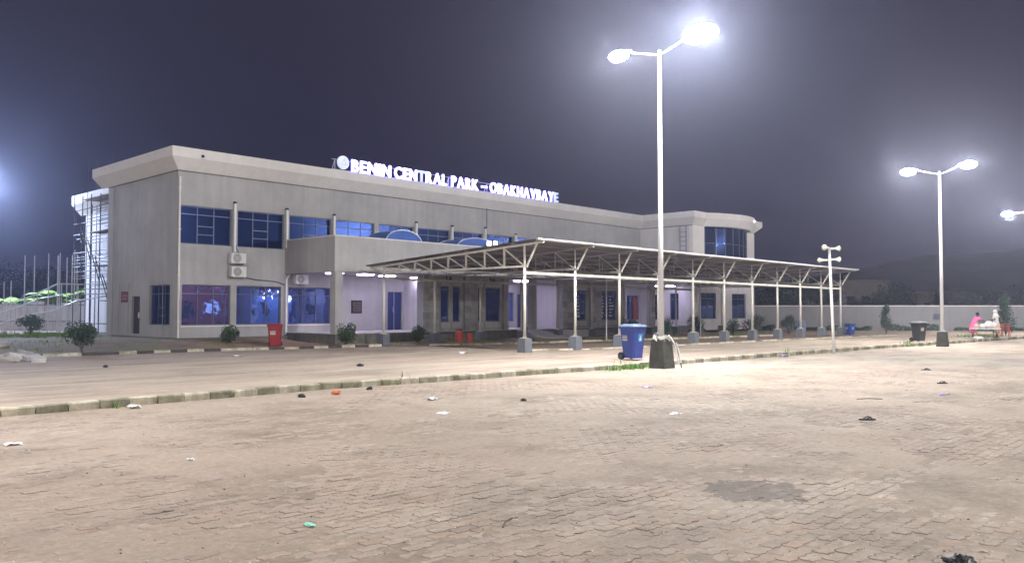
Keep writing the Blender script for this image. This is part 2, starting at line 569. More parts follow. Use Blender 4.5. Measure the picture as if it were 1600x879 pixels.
def wall_holes(mb, p0, d, length, z0, z1, holes, thick=0.25, mi=0):
    """wall from p0 along d (unit, plan); its face looks to the right of d; holes (a0,a1,z0,z1)"""
    d = Vector((d[0], d[1], 0))
    nrm = Vector((d.y, -d.x, 0))
    p0 = Vector((p0[0], p0[1], 0))

    def P(a, z, t):
        return p0 + d * a + Vector((0, 0, z)) - nrm * t
    xs = sorted({0, length} | {h[0] for h in holes} | {h[1] for h in holes})
    zs = sorted({z0, z1} | {h[2] for h in holes} | {h[3] for h in holes})
    for i in range(len(xs) - 1):
        for j in range(len(zs) - 1):
            cx, cz = (xs[i] + xs[i + 1]) / 2, (zs[j] + zs[j + 1]) / 2
            if any(h[0] < cx < h[1] and h[2] < cz < h[3] for h in holes):
                continue
            for t in (0, thick):
                mb.add([P(xs[i], zs[j], t), P(xs[i + 1], zs[j], t), P(xs[i + 1], zs[j + 1], t), P(xs[i], zs[j + 1], t)], [(0, 1, 2, 3) if t == 0 else (3, 2, 1, 0)], mi)
    for a0, a1, b0, b1 in list(holes) + [(0, length, z0, z1)]:
        q = [(a0, b0), (a1, b0), (a1, b1), (a0, b1)]
        for (u0, w0), (u1, w1) in zip(q, q[1:] + q[:1]):
            mb.add([P(u0, w0, 0), P(u1, w1, 0), P(u1, w1, thick), P(u0, w0, thick)], [(0, 1, 2, 3)], mi)


WIN_CACHE = {}


def window(parent, p, d, w, h, z, cols, rows_mid=(0.62, 0.34), transom=0.78, key=None, inset=0.10, glass='glass', name='window'):
    """a framed window: p is the lower corner in plan, d the direction of its width; frame = window, panes = its children"""
    ang = math.atan2(d[1], d[0])
    key = (round(w, 2), round(h, 2), cols, transom, rows_mid, glass)
    nrm = (d[1], -d[0])
    o = Vector((p[0] - nrm[0] * inset, p[1] - nrm[1] * inset, z))
    if key not in WIN_CACHE:
        fr = MB()
        t = 0.045
        fr.box(0, w, 0, 0.06, 0, t)
        fr.box(0, w, 0, 0.06, h - t, h)
        fr.box(0, t, 0, 0.06, t, h - t)
        fr.box(w - t, w, 0, 0.06, t, h - t)
        cells = []
        zt = h * transom if transom else h - t
        if transom:
            fr.box(t, w - t, 0.002, 0.058, zt - 0.02, zt + 0.02)
        xs = [t + (w - 2 * t) * i / cols for i in range(cols + 1)]
        for i in range(1, cols):
            fr.box(xs[i] - 0.02, xs[i] + 0.02, 0.004, 0.056, t, h - t)
        for i in range(cols):
            if transom:
                cells.append((xs[i], xs[i + 1], zt, h - t))
            if cols == 3 and i == 1 and rows_mid:
                zz = [t] + [zt * q for q in sorted(rows_mid)] + [zt]
                for a, b in zip(zz, zz[1:]):
                    cells.append((xs[i], xs[i + 1], a, b))
                for a in zz[1:-1]:
                    fr.box(xs[i], xs[i + 1], 0.006, 0.054, a - 0.02, a + 0.02)
            else:
                cells.append((xs[i], xs[i + 1], t, zt))
        fm = bpy.data.meshes.new('window_frame')
        fm.from_pydata(fr.v, [], fr.f)
        fm.materials.append(M['frame'])
        pms = []
        for a, b, c, e in cells:
            q = MB().box(a + 0.005, b - 0.005, 0.028, 0.036, c + 0.005, e - 0.005)
            pm = bpy.data.meshes.new('pane')
            pm.from_pydata(q.v, [], q.f)
            pm.materials.append(M[glass])
            pms.append(pm)
        WIN_CACHE[key] = (fm, pms)
    fm, pms = WIN_CACHE[key]
    f = link(name, fm, parent, o)
    f.rotation_euler.z = ang
    for pm in pms:
        c = bpy.data.objects.new('pane', pm)
        COL.objects.link(c)
        c.parent = f
    return f


# ================================================================ SETTING
# main ground sheet (below the pavers)
mb = MB()
gx = [-400, -60, -10] + [i * 10 for i in range(0, 13)] + [200, 400]
mb.box(-400, 500, -400, 500, -0.6, -0.03)
mb.build('ground', M['earth'], kind='structure')

# ---- paved yard: sand bed with real pavers near the camera
mb = MB()
xs = [-60 + i * 2.0 for i in range(86)]
vs, fs = [], []
for x in xs:
    vs.append((x, -60, 0.0)); vs.append((x, interp(KERB, x) + 0.08, 0.0))
for i in range(len(xs) - 1):
    fs.append((2 * i, 2 * i + 2, 2 * i + 3, 2 * i + 1))
mb.add([(x, y, -0.022) for x, y, z in vs], fs)
yard = mb.build('pavement', M['sand'], kind='structure')
PL, PW = 0.225, 0.1125
DMAX = 24.0


def paver_outline(L_, W_, g=0.0045):
    d = 0.013
    top = [(0, 0), (0.125, d), (0.375, -d), (0.625, d), (0.875, -d), (1, 0)]
    e = 0.007
    lo = [(a * L_, b) for a, b in top]
    hi = [(a * L_, b + W_) for a, b in top][::-1]
    right = [(L_ + e, W_ * 0.33), (L_ - e, W_ * 0.67)]
    left = [(-e, W_ * 0.67), (e, W_ * 0.33)]
    pts = lo + right + hi + left
    cx, cy = L_ / 2, W_ / 2
    out = []
    for x, y in pts:
        x, y = x - cx, y - cy
        out.append((x * (1 - 2 * g / L_), y * (1 - 2 * g / W_)))
    return out


OUT = paver_outline(PL, PW)
NO = len(OUT)


def paver_geo(x, y, z, tx, ty, rot, bev=0.004):
    c, s = math.cos(rot), math.sin(rot)
    vs = []
    for k, (sc, dz) in enumerate(((1.0, -0.03), (1.0, -bev), (0.955, 0.0))):
        for (a, b) in OUT:
            sx = 1 - (1 - sc) * 0.5
            a2, b2 = a * sx, b * sc
            X, Y = a2 * c - b2 * s, a2 * s + b2 * c
            vs.append((x + X, y + Y, z + dz + X * tx + Y * ty))
    fs = [tuple(range(2 * NO, 3 * NO))]
    for k in range(2):
        for i in range(NO):
            j = (i + 1) % NO
            fs.append((k * NO + i, k * NO + j, (k + 1) * NO + j, (k + 1) * NO + i))
    return vs, fs


def tint_of(x, y, rg):
    q = rg.random()
    b = 1 + 0.10 * fn((x, y), 0.8, 3.1) + rg.gauss(0, 0.045)
    if q < 0.05:
        return (b * 1.16, b * 1.14, b * 1.12)
    if q < 0.12:
        return (b * 0.86, b * 0.86, b * 0.87)
    if q < 0.22:
        return (b * 1.05, b * 0.93, b * 0.86)
    return (b, b, b)


def set_tint(me, cols):
    at = me.attributes.new('tint', 'FLOAT_COLOR', 'FACE')
    flat = []
    for c in cols:
        flat += [c[0], c[1], c[2], 1.0]
    at.data.foreach_set('color', flat)


spots = []
rg = random.Random(11)
for j in range(int(-8 / PW), int(15 / PW)):
    y = j * PW
    off = PL / 2 if j % 2 else 0
    for i in range(int(1 / PL), int(26 / PL)):
        x = i * PL + off
        if y > interp(KERB, x) - 0.10:
            continue
        q = project((x, y, 0))
        if q is None or q[0] < -60 or q[0] > 1660 or q[1] > 960:
            continue
        if q[2] > DMAX:
            continue
        spots.append((q[2], x, y, q[0], q[1]))
spots.sort()
inside = [s for s in spots if 0 < s[3] < 1600 and s[4] < 872]
near = set(id(s) for s in inside[:300])
variants = []
for k in range(24):
    vs, fs = paver_geo(0, 0, 0, rg.gauss(0, 0.010), rg.gauss(0, 0.018), rg.gauss(0, 0.012))
    me = bpy.data.meshes.new('paver')
    me.from_pydata(vs, [], fs)
    me.materials.append(M['paver'])
    set_tint(me, [tint_of(k * 3.3, k, rg)] * len(fs))
    variants.append(me)
vs_all, fs_all, cols = [], [], []
for s in spots:
    x, y = s[1], s[2]
    z = 0.0 + rg.gauss(0, 0.0022) + 0.006 * fn((x, y), 0.9, 8.0)
    if rg.random() < 0.015:
        z -= 0.006
    if id(s) in near:
        c = bpy.data.objects.new('paver', rg.choice(variants))
        COL.objects.link(c)
        c.parent = yard
        c.location = (x, y, z)
        continue
    vs, fs = paver_geo(x, y, z, rg.gauss(0, 0.010), rg.gauss(0, 0.018), rg.gauss(0, 0.012))
    n = len(vs_all)
    vs_all += vs
    fs_all += [tuple(n + i for i in f) for f in fs]
    cols += [tint_of(x, y, rg)] * len(fs)
me = bpy.data.meshes.new('paver_field')
me.from_pydata(vs_all, [], fs_all)
me.materials.append(M['paver'])
set_tint(me, cols)
link('paver_field', me, yard, kind='stuff')
# sand drifted over and between the pavers (real relief, covers joints in patches)
vs, fs = [], []
step = 0.075
nx, ny = int(26 / step), int(23 / step)
idx = {}
for j in range(ny):
    for i in range(nx):
        x, y = 0.6 + i * step, -8 + j * step
        if y > interp(KERB, x) + 0.05:
            continue
        q = project((x, y, 0))
        if q is None or q[0] < -120 or q[0] > 1720 or q[1] > 1000 or q[2] > DMAX + 0.3:
            continue
        h = -0.0035 + 0.0105 * (0.55 * fn((x, y), 0.45, 1.3) + 0.5 * fn((x, y), 1.7, 4.4) + 0.35 * fn((x, y), 6.0, 9.9)) + 0.0052 * min(1, q[2] / 14)
        idx[(i, j)] = len(vs)
        vs.append((x, y, h))
for (i, j), a in idx.items():
    if (i + 1, j) in idx and (i, j + 1) in idx and (i + 1, j + 1) in idx:
        fs.append((a, idx[(i + 1, j)], idx[(i + 1, j + 1)], idx[(i, j + 1)]))
mb = MB(); mb.add(vs, fs)
mb.build('drifted_sand', M['sand'], smooth=True, kind='stuff')
# yard beyond the modelled pavers: a gently uneven sheet
vs, fs, idx = [], [], {}
for i in range(0, 150):
    for j in range(0, 90):
        x, y = -60 + i * 1.15, -60 + j * 0.86
        yy = min(y, interp(KERB, x) + 0.06)
        q = project((x, y, 0))
        idx[(i, j)] = len(vs)
        vs.append((x, yy, -0.006 + 0.006 * fn((x, y), 0.2, 2.2)))


def far_cell(i, j):
    for di in (0, 1):
        for dj in (0, 1):
            a, b, _ = vs[idx[(i + di, j + dj)]]
            q = project((a, b, 0))
            if q is not None and -60 < q[0] < 1660 and q[2] < DMAX - 0.6 and q[1] < 960 and 0.6 < a < 26 and b > -8:
                return False
    return True


for i in range(149):
    for j in range(89):
        if far_cell(i, j):
            fs.append((idx[(i, j)], idx[(i + 1, j)], idx[(i + 1, j + 1)], idx[(i, j + 1)]))
mb = MB(); mb.add(vs, fs)
mb.build('yard_surface', M['pave'], smooth=True, kind='structure')


# ---- raised driveway behind the near kerb
vs, fs = [], []
xs = [-60 + i * 1.5 for i in range(115)]
NY = 30
for x in xs:
    y0 = interp(KERB, x) + 0.10
    y1 = 70
    for k in range(NY):
        t = (k / (NY - 1)) ** 1.6
        y = y0 + (y1 - y0) * t
        vs.append((x, y, LZ - 0.004 + 0.012 * fn((x, y), 0.25, 5.5) * min(1, k / 3)))
for i in range(len(xs) - 1):
    for k in range(NY - 1):
        fs.append((i * NY + k, (i + 1) * NY + k, (i + 1) * NY + k + 1, i * NY + k + 1))
mb = MB(); mb.add(vs, fs)
mb.build('driveway', M['drive'], smooth=True, kind='structure')


# ---- kerbs: every stone its own part
def stone_mesh(L_, w, h, seed):
    rg = random.Random(seed)
    b = bmesh.new()
    bmesh.ops.create_cube(b, size=1.0)
    for v in b.verts:
        v.co = Vector((v.co.x * L_, v.co.y * w, v.co.z * h))
    bmesh.ops.bevel(b, geom=[e for e in b.edges if abs(e.verts[0].co.z - h / 2) < 1e-4 and abs(e.verts[1].co.z - h / 2) < 1e-4], offset=0.022, segments=1, affect='EDGES')
    for v in b.verts:
        v.co += Vector((rg.uniform(-.006, .006), rg.uniform(-.008, .008), rg.uniform(-.008, .008)))
    me = bpy.data.meshes.new('kerb_stone')
    b.to_mesh(me)
    b.free()
    return me


def lay_kerb(name, pl, x0, x1, L_, w, h, zc, mats, rgk, zj=0.006):
    root = link(name, None, None, (x0, interp(pl, x0), 0), kind='structure')
    metab = {}
    for mk in set(mats):
        for k in range(3):
            me = stone_mesh(L_ - 0.02, w, h, hash((len(mk), k, L_ * 100)) & 255)
            me.materials.append(M[mk])
            metab[(mk, k)] = me
    x = x0
    n = 0
    while x < x1:
        y = interp(pl, x)
        xe = x + L_
        ye = interp(pl, xe)
        a = math.atan2(ye - y, L_)
        ca = math.cos(a)
        mk = mats[n % len(mats)]
        if rgk.random() < 0.15:
            mk = rgk.choice(mats)
        o = bpy.data.objects.new('kerb_stone', metab[(mk, rgk.randrange(3))])
        COL.objects.link(o)
        o.parent = root
        mid = Vector((x + L_ / 2 * ca, (y + ye) / 2 + rgk.gauss(0, .012), zc + rgk.gauss(0, zj)))
        o.location = mid - W[root.name]
        o.rotation_euler = (rgk.gauss(0, .03), rgk.gauss(0, .008), a + rgk.gauss(0, .01))
        x += L_ * ca
        n += 1
    return root


rk = random.Random(5)
lay_kerb('kerb', KERB, 1.0, 78, 0.50, 0.15, 0.24, LZ + 0.012 - 0.12, ['kerb_white', 'kerb_dark'], rk)
lay_kerb('kerb', BKERB, 2.0, 21.8, 0.62, 0.15, 0.24, LZ + 0.10 - 0.12, ['kerb_white', 'kerb_black'], rk)
lay_kerb('kerb', BKERB, 24.0, 48.3, 0.70, 0.15, 0.24, LZ + 0.10 - 0.12, ['kerb_white', 'kerb_white', 'kerb_dark'], rk)
IK = [(23.6, 21.7), (26.5, 20.35), (30, 20.0), (42, 19.4), (52, 18.5), (60, 18.0)]
lay_kerb('kerb', IK, 23.8, 55, 0.70, 0.15, 0.24, LZ + 0.05 - 0.12, ['kerb_white', 'kerb_dark', 'kerb_white'], rk)

# ---- planted strip and lawn between the building kerb and the building
vs, fs = [], []
xs = [-30 + i * 1.0 for i in range(80)]
NY = 22


def lawn_z(x, y):
    e = interp(BKERB, x) + 0.05
    far = 0.30 if x < 20.5 else 0.05
    t = max(0.0, min(1.0, (y - e) / (4.6 if x < 20.5 else 3.0)))
    return LZ + 0.035 + far * t * t * (3 - 2 * t) + 0.02 * fn((x, y), 0.7, 2.0)


for x in xs:
    y0 = interp(BKERB, x) + 0.05
    for k in range(NY):
        y = y0 + (75 - y0) * (k / (NY - 1)) ** 2.0
        vs.append((x, y, lawn_z(x, y)))
for i in range(len(xs) - 1):
    for k in range(NY - 1):
        fs.append((i * NY + k, (i + 1) * NY + k, (i + 1) * NY + k + 1, i * NY + k + 1))
mb = MB(); mb.add(vs, fs)
mb.build('lawn', M['lawn'], smooth=True, kind='structure')
# soil bed below the canopy
vs, fs = [], []
xs = [24 + i for i in range(30)]
for x in xs:
    vs += [(x, interp(IK, x) + 0.1, LZ + 0.018), (x, (interp(IK, x) + interp(BKERB, x)) / 2, LZ + 0.022 + 0.01 * fn((x, 0), .5)), (x, interp(BKERB, x) - 0.05, LZ + 0.018)]
for i in range(len(xs) - 1):
    for k in range(2):
        fs.append((3 * i + k, 3 * i + 3 + k, 3 * i + 4 + k, 3 * i + 1 + k))
mb = MB(); mb.add(vs, fs)
mb.build('soil_bed', M['soil'], smooth=True, kind='structure')

# ---- grass tufts (nobody could count them)
rg = random.Random(21)
mb = MB()


def blade(mb, x, y, z, h, rg):
    a = rg.uniform(0, 6.28)
    w = h * 0.12
    lx, ly = math.cos(a) * h * 0.45, math.sin(a) * h * 0.45
    px, py = -math.sin(a) * w, math.cos(a) * w
    mb.add([(x - px, y - py, z), (x + px, y + py, z), (x + lx, y + ly, z + h)], [(0, 1, 2)])


for _ in range(9000):
    x, y = rg.uniform(4, 22), rg.uniform(31, 52)
    if fn((x, y), 0.35, 7.7) < (0.05 if y < 40 else -0.25):
        continue
    if 15.4 < x and y > 33.8:
        continue
    blade(mb, x, y, lawn_z(x, y) - 0.01, rg.uniform(.05, .16), rg)
for _ in range(9000):
    px = rg.uniform(40, 170)
    x, y, _z = far_pt(px, rg.uniform(38.5, 47.5), 0)
    if x > 14.8 or fn((x, y), 0.5, 3.3) < -.25:
        continue
    blade(mb, x, y, lawn_z(x, y) - 0.01, rg.uniform(.06, .2), rg)
for _ in range(2500):
    x, y, _z = far_pt(rg.uniform(-10, 62), rg.uniform(36, 42), 0)
    if fn((x, y), 0.6, 1.3) < 0:
        continue
    blade(mb, x, y, lawn_z(x, y) - 0.01, rg.uniform(.05, .16), rg)
for _ in range(1500):
    x = rg.uniform(22, 49)
    y = interp(BKERB, x) + rg.uniform(0.1, 2.5)
    blade(mb, x, y, lawn_z(x, y) - 0.01, rg.uniform(.05, .14), rg)
mb.build('grass', M['grass'], kind='stuff')
mb = MB()
for cx, cy, r, n in ((19.75, 13.75, .42, 260), (18.9, 13.8, .3, 60), (30, 13.7, .3, 50), (41.5, 13.0, .5, 90), (55.5, 13.4, 1.6, 500), (12.3, 14.72, .3, 12), (5.8, 14.72, .3, 10)):
    for _ in range(n):
        a, q = rg.uniform(0, 6.28), abs(rg.gauss(0, r))
        x, y = cx + math.cos(a) * q, cy + math.sin(a) * q * .5
        blade(mb, x, y, 0.0 if y < interp(KERB, x) else LZ, rg.uniform(.05, .2), rg)
mb.build('weeds', M['weed'], kind='stuff')

# ---- hill and far woods
vs, fs = [], []



HP = [(-300, 452), (100, 452), (500, 452), (1150, 448), (1250, 436), (1330, 425), (1380, 412), (1440, 400), (1520, 396), (1592, 392), (1700, 388), (1900, 400), (2100, 440), (2300, 460)]
NH = 120
for k in range(NH + 1):
    px = -300 + 2600 * k / NH
    top = interp(HP, px)
    for d_, t in ((112, 0.0), (118, 0.45), (126, 0.72), (136, 0.9), (150, 1.0), (175, 0.95)):
        zt = (486 - top) * 150 / FOC + CAM_H
        z = zt * t * (1 + 0.05 * noise.noise(Vector((k * .8, d_ * .1, 0))) + 0.03 * noise.noise(Vector((k * 2.9, d_, 0))))
        vs.append(far_pt(px, d_, z if t > 0 else -0.5))
for k in range(NH):
    for j in range(5):
        a = k * 6 + j
        fs.append((a, a + 6, a + 7, a + 1))
mb = MB(); mb.add(vs, fs)
mb.build('hill', M['hill'], smooth=True, kind='structure')

# ================================================================ VEGETATION
def leaf_cloud(mb, c, r, n, size, rg, lumps=7, flat=0.0, cone=False):
    """leaf-sized faces in lumps through an uneven crown volume"""
    cs = []
    for _ in range(lumps):
        a, e = rg.uniform(0, 6.28), rg.uniform(-.9, 1)
        q = rg.uniform(.25, .6)
        k = 1.0
        if cone:
            k = max(.15, 0.95 - (e * .5 + .5) * .9)
        cs.append((Vector((c[0] + math.cos(a) * r[0] * q * k, c[1] + math.sin(a) * r[1] * q * k, c[2] + e * r[2] * (.75 if cone else .5))), rg.uniform(.42, .62) * (k * .7 + .35 if cone else 1)))
    for _ in range(n):
        o, s_ = rg.choice(cs)
        d = Vector((rg.gauss(0, 1), rg.gauss(0, 1), rg.gauss(0, 1))).normalized() * (rg.random() ** .33)
        p = o + Vector((d.x * r[0] * s_, d.y * r[1] * s_, d.z * r[2] * s_))
        nrm = (d + Vector((rg.gauss(0, .6), rg.gauss(0, .6), rg.gauss(.3, .6)))).normalized()
        t = nrm.cross(Vector((rg.gauss(0, 1), rg.gauss(0, 1), rg.gauss(0, 1)))).normalized()
        b = nrm.cross(t)
        s1 = size * rg.uniform(.6, 1.3)
        mb.add([p - t * s1, p - b * s1 * .45, p + t * s1, p + b * s1 * .45], [(0, 1, 2, 3)])


def shrub(name, label, loc, w, h, stem, n=1100, leaf='leaf', size=0.05, cone=False, lumps=8, group='shrubs planted in front of the terminal', seed=0, cat='shrub'):
    rg = random.Random(seed)
    t = thing(name, label, cat, loc, group)
    x, y, z = loc
    tr = MB()
    tr.tube([(x, y, z - .05), (x + .02, y, z + stem * .6), (x, y + .02, z + stem + h * .25)], [.045, .035, .015], 7)
    for k in range(4):
        a = k * 1.6 + seed
        tr.tube([(x, y, z + stem * .7), (x + math.cos(a) * w * .22, y + math.sin(a) * w * .22, z + stem + h * .35)], [.022, .008], 5)
    tr.build('trunk', M['trunk'], t)
    cr = MB()
    leaf_cloud(cr, (x, y, z + stem + h / 2), (w / 2, w / 2, h / 2), n, size, rg, lumps, cone=cone)
    cr.build('crown', M[leaf], t)
    return t


shrub('shrub', 'bushy green shrub on a bare stem, on the lawn furthest from the terminal wall', (12.9, 43.2, 0.38), 1.25, .85, .35, seed=1, size=.06)
shrub('shrub', 'spreading dark shrub on a narrow stem at the painted kerb near the scaffold', (10.85, 30.9, LZ), 1.15, .95, .25, seed=2, n=1500, size=.055)
shrub('shrub', 'low dome shaped shrub below the window left of the red bin', (17.2, 32.3, .25), 1.0, .8, .08, seed=3)
shrub('shrub', 'round shrub beside the portico corner near the black plaque', (20.9, 29.3, LZ), .98, 1.05, .12, seed=4, n=1400)
shrub('shrub', 'round shrub between the blue door and the first canopy posts', (24.9, 29.3, LZ), .85, .85, .1, seed=5)
shrub('shrub', 'dark shrub just behind the lid of the large blue bin', (35.6, 24.9, LZ), 1.0, 1.15, .1, seed=6, leaf='leaf2')
shrub('shrub', 'shrub below the narrow window beside the tall lamp pole', (39.2, 24.9, LZ), 1.1, 1.15, .1, seed=7, leaf='leaf2')
shrub('shrub', 'broad dark shrub with a pale rag on it under the canopy', (43.2, 25.4, LZ), 1.35, 1.35, .1, seed=8, leaf='leaf2')
shrub('shrub', 'shrub standing between the two windows of the rounded end block', (45.7, 24.4, LZ), 1.1, 1.2, .1, seed=9, leaf='leaf2')
shrub('shrub', 'loose shrub against the right end of the end block', (49.4, 25.0, LZ), 1.7, 1.35, .1, seed=10, leaf='leaf2', n=1300)
shrub('shrub', 'shrub in front of the boundary wall beside the striped drum', (53.2, 24.3, LZ), 1.3, 1.3, .1, seed=12, leaf='leaf2')
shrub('cypress_tree', 'slim dark cypress against the boundary wall behind the black bin', (57.9, 19.6, LZ), 1.25, 2.1, .15, seed=13, leaf='leaf2', cone=True, n=1500, size=.06, lumps=12, group='cypress trees along the boundary wall', cat='tree')
shrub('cypress_tree', 'tallest conical cypress beside the red stool and the vendors', (60.6, 13.1, LZ), 1.9, 2.9, .05, seed=14, leaf='leaf2', cone=True, n=2200, size=.07, lumps=16, group='cypress trees along the boundary wall', cat='tree')
shrub('cypress_tree', 'dark cypress cut by the picture edge beyond the vendors', (62.0, 11.7, LZ), 1.5, 2.5, .05, seed=15, leaf='leaf2', cone=True, n=1500, size=.07, lumps=12, group='cypress trees along the boundary wall', cat='tree')


def broad_tree(label, px, depth, top_y, width_px, seed, group='dark trees beyond the boundary wall', trunk_z=0.0):
    rg = random.Random(seed)
    z1 = CAM_H + (486 - top_y) * depth / FOC
    w = width_px * depth / FOC
    x, y, _ = far_pt(px, depth, 0)
    t = thing('broadleaf_tree', label, 'tree', (x, y, 0), group)
    tr = MB()
    tr.tube([(x, y, -.1), (x + .1, y, z1 * .35), (x, y, z1 * .6)], [w * .05, w * .035, w * .015], 7)
    for k in range(5):
        a = k * 1.3 + seed
        tr.tube([(x, y, z1 * .3), (x + math.cos(a) * w * .3, y + math.sin(a) * w * .3, z1 * .7)], [w * .022, w * .007], 5)
    tr.build('trunk', M['trunk'], t)
    cr = MB()
    leaf_cloud(cr, (x, y, z1 * .56), (w * .6, w * .6, z1 * .46), 4500, .13, rg, 14)
    cr.build('crown', M['leaf_far'], t)
    return t


broad_tree('dark tree beyond the wall, just right of the end block', 1205, 88, 440, 70, 31)
broad_tree('dark tree beyond the wall, behind the last canopy bays', 1268, 92, 432, 80, 32)
broad_tree('dark tree in front of the right half of the wide beige house', 1374, 84, 452, 50, 33)
broad_tree('low tree hiding the foot of the wide beige house', 1345, 84, 462, 36, 34)
broad_tree('dark tree standing between the two beige houses', 1402, 96, 440, 50, 35)
broad_tree('dark tree between the low house and the second street lamp pole', 1500, 92, 448, 70, 36)
broad_tree('dark tree above the two vendors', 1545, 88, 452, 60, 37)
broad_tree('dark tree at the far end of the boundary wall', 1600, 90, 442, 80, 38)
g2 = 'dark trees beyond the iron fence'
broad_tree('tall dark tree at the picture edge beyond the iron fence', -10, 92, 412, 110, 41, g2)
broad_tree('dark tree beyond the fence and the shortest bare poles', 42, 96, 402, 100, 42, g2)
broad_tree('dark tree behind the middle of the row of bare poles', 92, 90, 408, 90, 43, g2)
broad_tree('dark tree behind the scaffold foot and the white wing', 150, 98, 404, 90, 44, g2)


def banana(label, loc, seed, s=1.0):
    rg = random.Random(seed)
    t = thing('banana_plant', label, 'plant', loc, 'banana plants behind the iron fence')
    x, y, z = loc
    q = MB()
    q.tube([(x, y, z), (x + .05, y, z + 1.1 * s)], [.11, .06], 7)
    q.build('stem', M['banana'], t)
    for k in range(9):
        a = rg.uniform(0, 6.28)
        l = rg.uniform(1.0, 1.5) * s
        lf = MB()
        n = 5
        vs = []
        for i in range(n + 1):
            u = i / n
            r_ = l * u * .75
            zz = z + 1.05 * s + l * (.95 * u - .75 * u * u)
            w = .20 * s * math.sin(math.pi * min(1, .08 + u * .92)) + .01
            cx, cy = x + math.cos(a) * r_, y + math.sin(a) * r_
            vs += [(cx - math.sin(a) * w, cy + math.cos(a) * w, zz - w * .4), (cx, cy, zz), (cx + math.sin(a) * w, cy - math.cos(a) * w, zz - w * .4)]
        fs = []
        for i in range(n):
            for j in range(2):
                b = i * 3 + j
                fs.append((b, b + 1, b + 4, b + 3))
        lf.add(vs, fs)
        lf.build('leaf', M['banana'], t)


for i, (px, s_, lb) in enumerate(((14, .95, 'yellow-green banana plant behind the fence at the picture edge'), (32, .85, 'smaller banana plant second from the picture edge'), (66, 1.0, 'bright banana plant behind the middle of the fence'), (82, 1.1, 'tallest bright banana plant behind the middle of the fence'), (104, 1.15, 'banana plant with darker leaves nearest the scaffold'), (118, .9, 'low banana plant beside the scaffold foot'))):
    x, y, z = far_pt(px, 53, .55)
    banana(lb, (x, y, z), 50 + i, s_ * 1.45)

# ================================================================ TERMINAL BUILDING
BX, BY = 16.07, 34.87      # near corner
X2 = 51.3                  # start of the end block
X3 = 60.6
FB = 30.5                  # front of the end block
YB = 44.0
ZF, ZT = 0.50, 8.72
T = thing('terminal_building', 'long two storey grey terminal with blue glass, portico and rooftop sign', 'building', (BX, BY, 0))
up = [(0.12 + 2.69 * k, 2.52 + 2.69 * k, 4.60, 6.29) for k in range(13)]
lowx = [(16.30, 18.56), (18.86, 21.16), (21.55, 23.98), (36.75, 37.45), (40.35, 42.0), (49.5, 51.0)]
lo_h = [(a - BX, b - BX, 1.04, 2.83) for a, b in lowx]
doors_f = [(27.56, 28.55, .64, 2.70), (37.75, 38.75, .64, 2.72)]
do_h = [(a - BX, b - BX, c, d_) for a, b, c, d_ in doors_f]
mb = MB()
wall_holes(mb, (BX, BY), (1, 0), X2 - BX, ZF, 8.0, up + lo_h + do_h)
mb.build('wall', M['wall'], T, label='long grey front wall')
mb = MB()
# side wall: travel from back to front so that its face looks to -X
Ls = 42.5 - BY
wall_holes(mb, (BX, 42.5), (0, -1), Ls - .25, ZF, 8.0, [(42.5 - 37.62, 42.5 - 35.52, 1.05, 2.83), (42.5 - 39.53, 42.5 - 38.62, .62, 2.36)])
mb.build('wall', M['wall'], T, label='short grey side wall')
mb = MB()
for a in (36.2, 39.9, 41.0, 41.8):
    mb.bar((BX - .012, a, .6), (BX - .012, a, 7.7 if a > 41 else 3.0), .03, .02)
mb.build('wall_rib', M['wall'], T)
for a, b, c, d_ in up:
    window(T, (BX + a, BY), (1, 0), b - a, d_ - c, c, 3, glass='glass_up')
for a, b, c, d_ in lo_h:
    window(T, (BX + a, BY), (1, 0), b - a, d_ - c, c, 3 if b - a > 2 else 2, rows_mid=None, glass='glass_low')
window(T, (BX, 37.62), (0, -1), 2.10, 1.78, 1.05, 3, rows_mid=(.55, .3))
# doors
for a, b, c, d_ in doors_f:
    mb = MB()
    mb.box(a, b, BY + .10, BY + .16, c, d_)
    dr = mb.build('door', M['blue_door'], T)
    mb = MB()
    mb.box((a + b) / 2 - .012, (a + b) / 2 + .012, BY + .085, BY + .099, c, d_)
    mb.tube([(a + .42, BY + .06, 1.6), (a + .42, BY + .06, 1.9)], .015, 6)
    mb.build('handle', M['galv'], dr)
mb = MB()
mb.box(BX + .10, BX + .16, 38.62, 39.53, .62, 2.36)
dr = mb.build('door', M['door'], T)
mb = MB()
mb.box(BX + .02, BX + .09, 38.80, 38.86, 1.35, 1.62)
mb.build('handle', M['white'], dr)
mb = MB()
mb.box(BX - .03, BX - .005, 39.9, 40.7, 2.08, 2.60)
sg = mb.build('notice_board', M['red_sign'], T)
mb = MB()
mb.box(BX - .036, BX - .031, 40.0, 40.6, 2.36, 2.42); mb.box(BX - .036, BX - .031, 40.0, 40.6, 2.22, 2.28)
mb.build('notice_lettering', M['gold'], sg)
# window reveals' sills
mb = MB()
for a, b in lowx[:3]:
    mb.box(a - .05, b + .05, BY - .05, BY + .08, .97, 1.035)
mb.build('sill', M['cornice'], T)
# plinth and walkway
mb = MB()
mb.box(BX - .02, 21.3, BY - .34, BY + .2, 0, ZF - .003)
mb.build('plinth', M['plinth'], T)
mb = MB()
mb.box(BX - 1.0, BX - .02, 33.9, 42.6, .0, .44)
mb.build('walkway', M['floor_tile'], T)
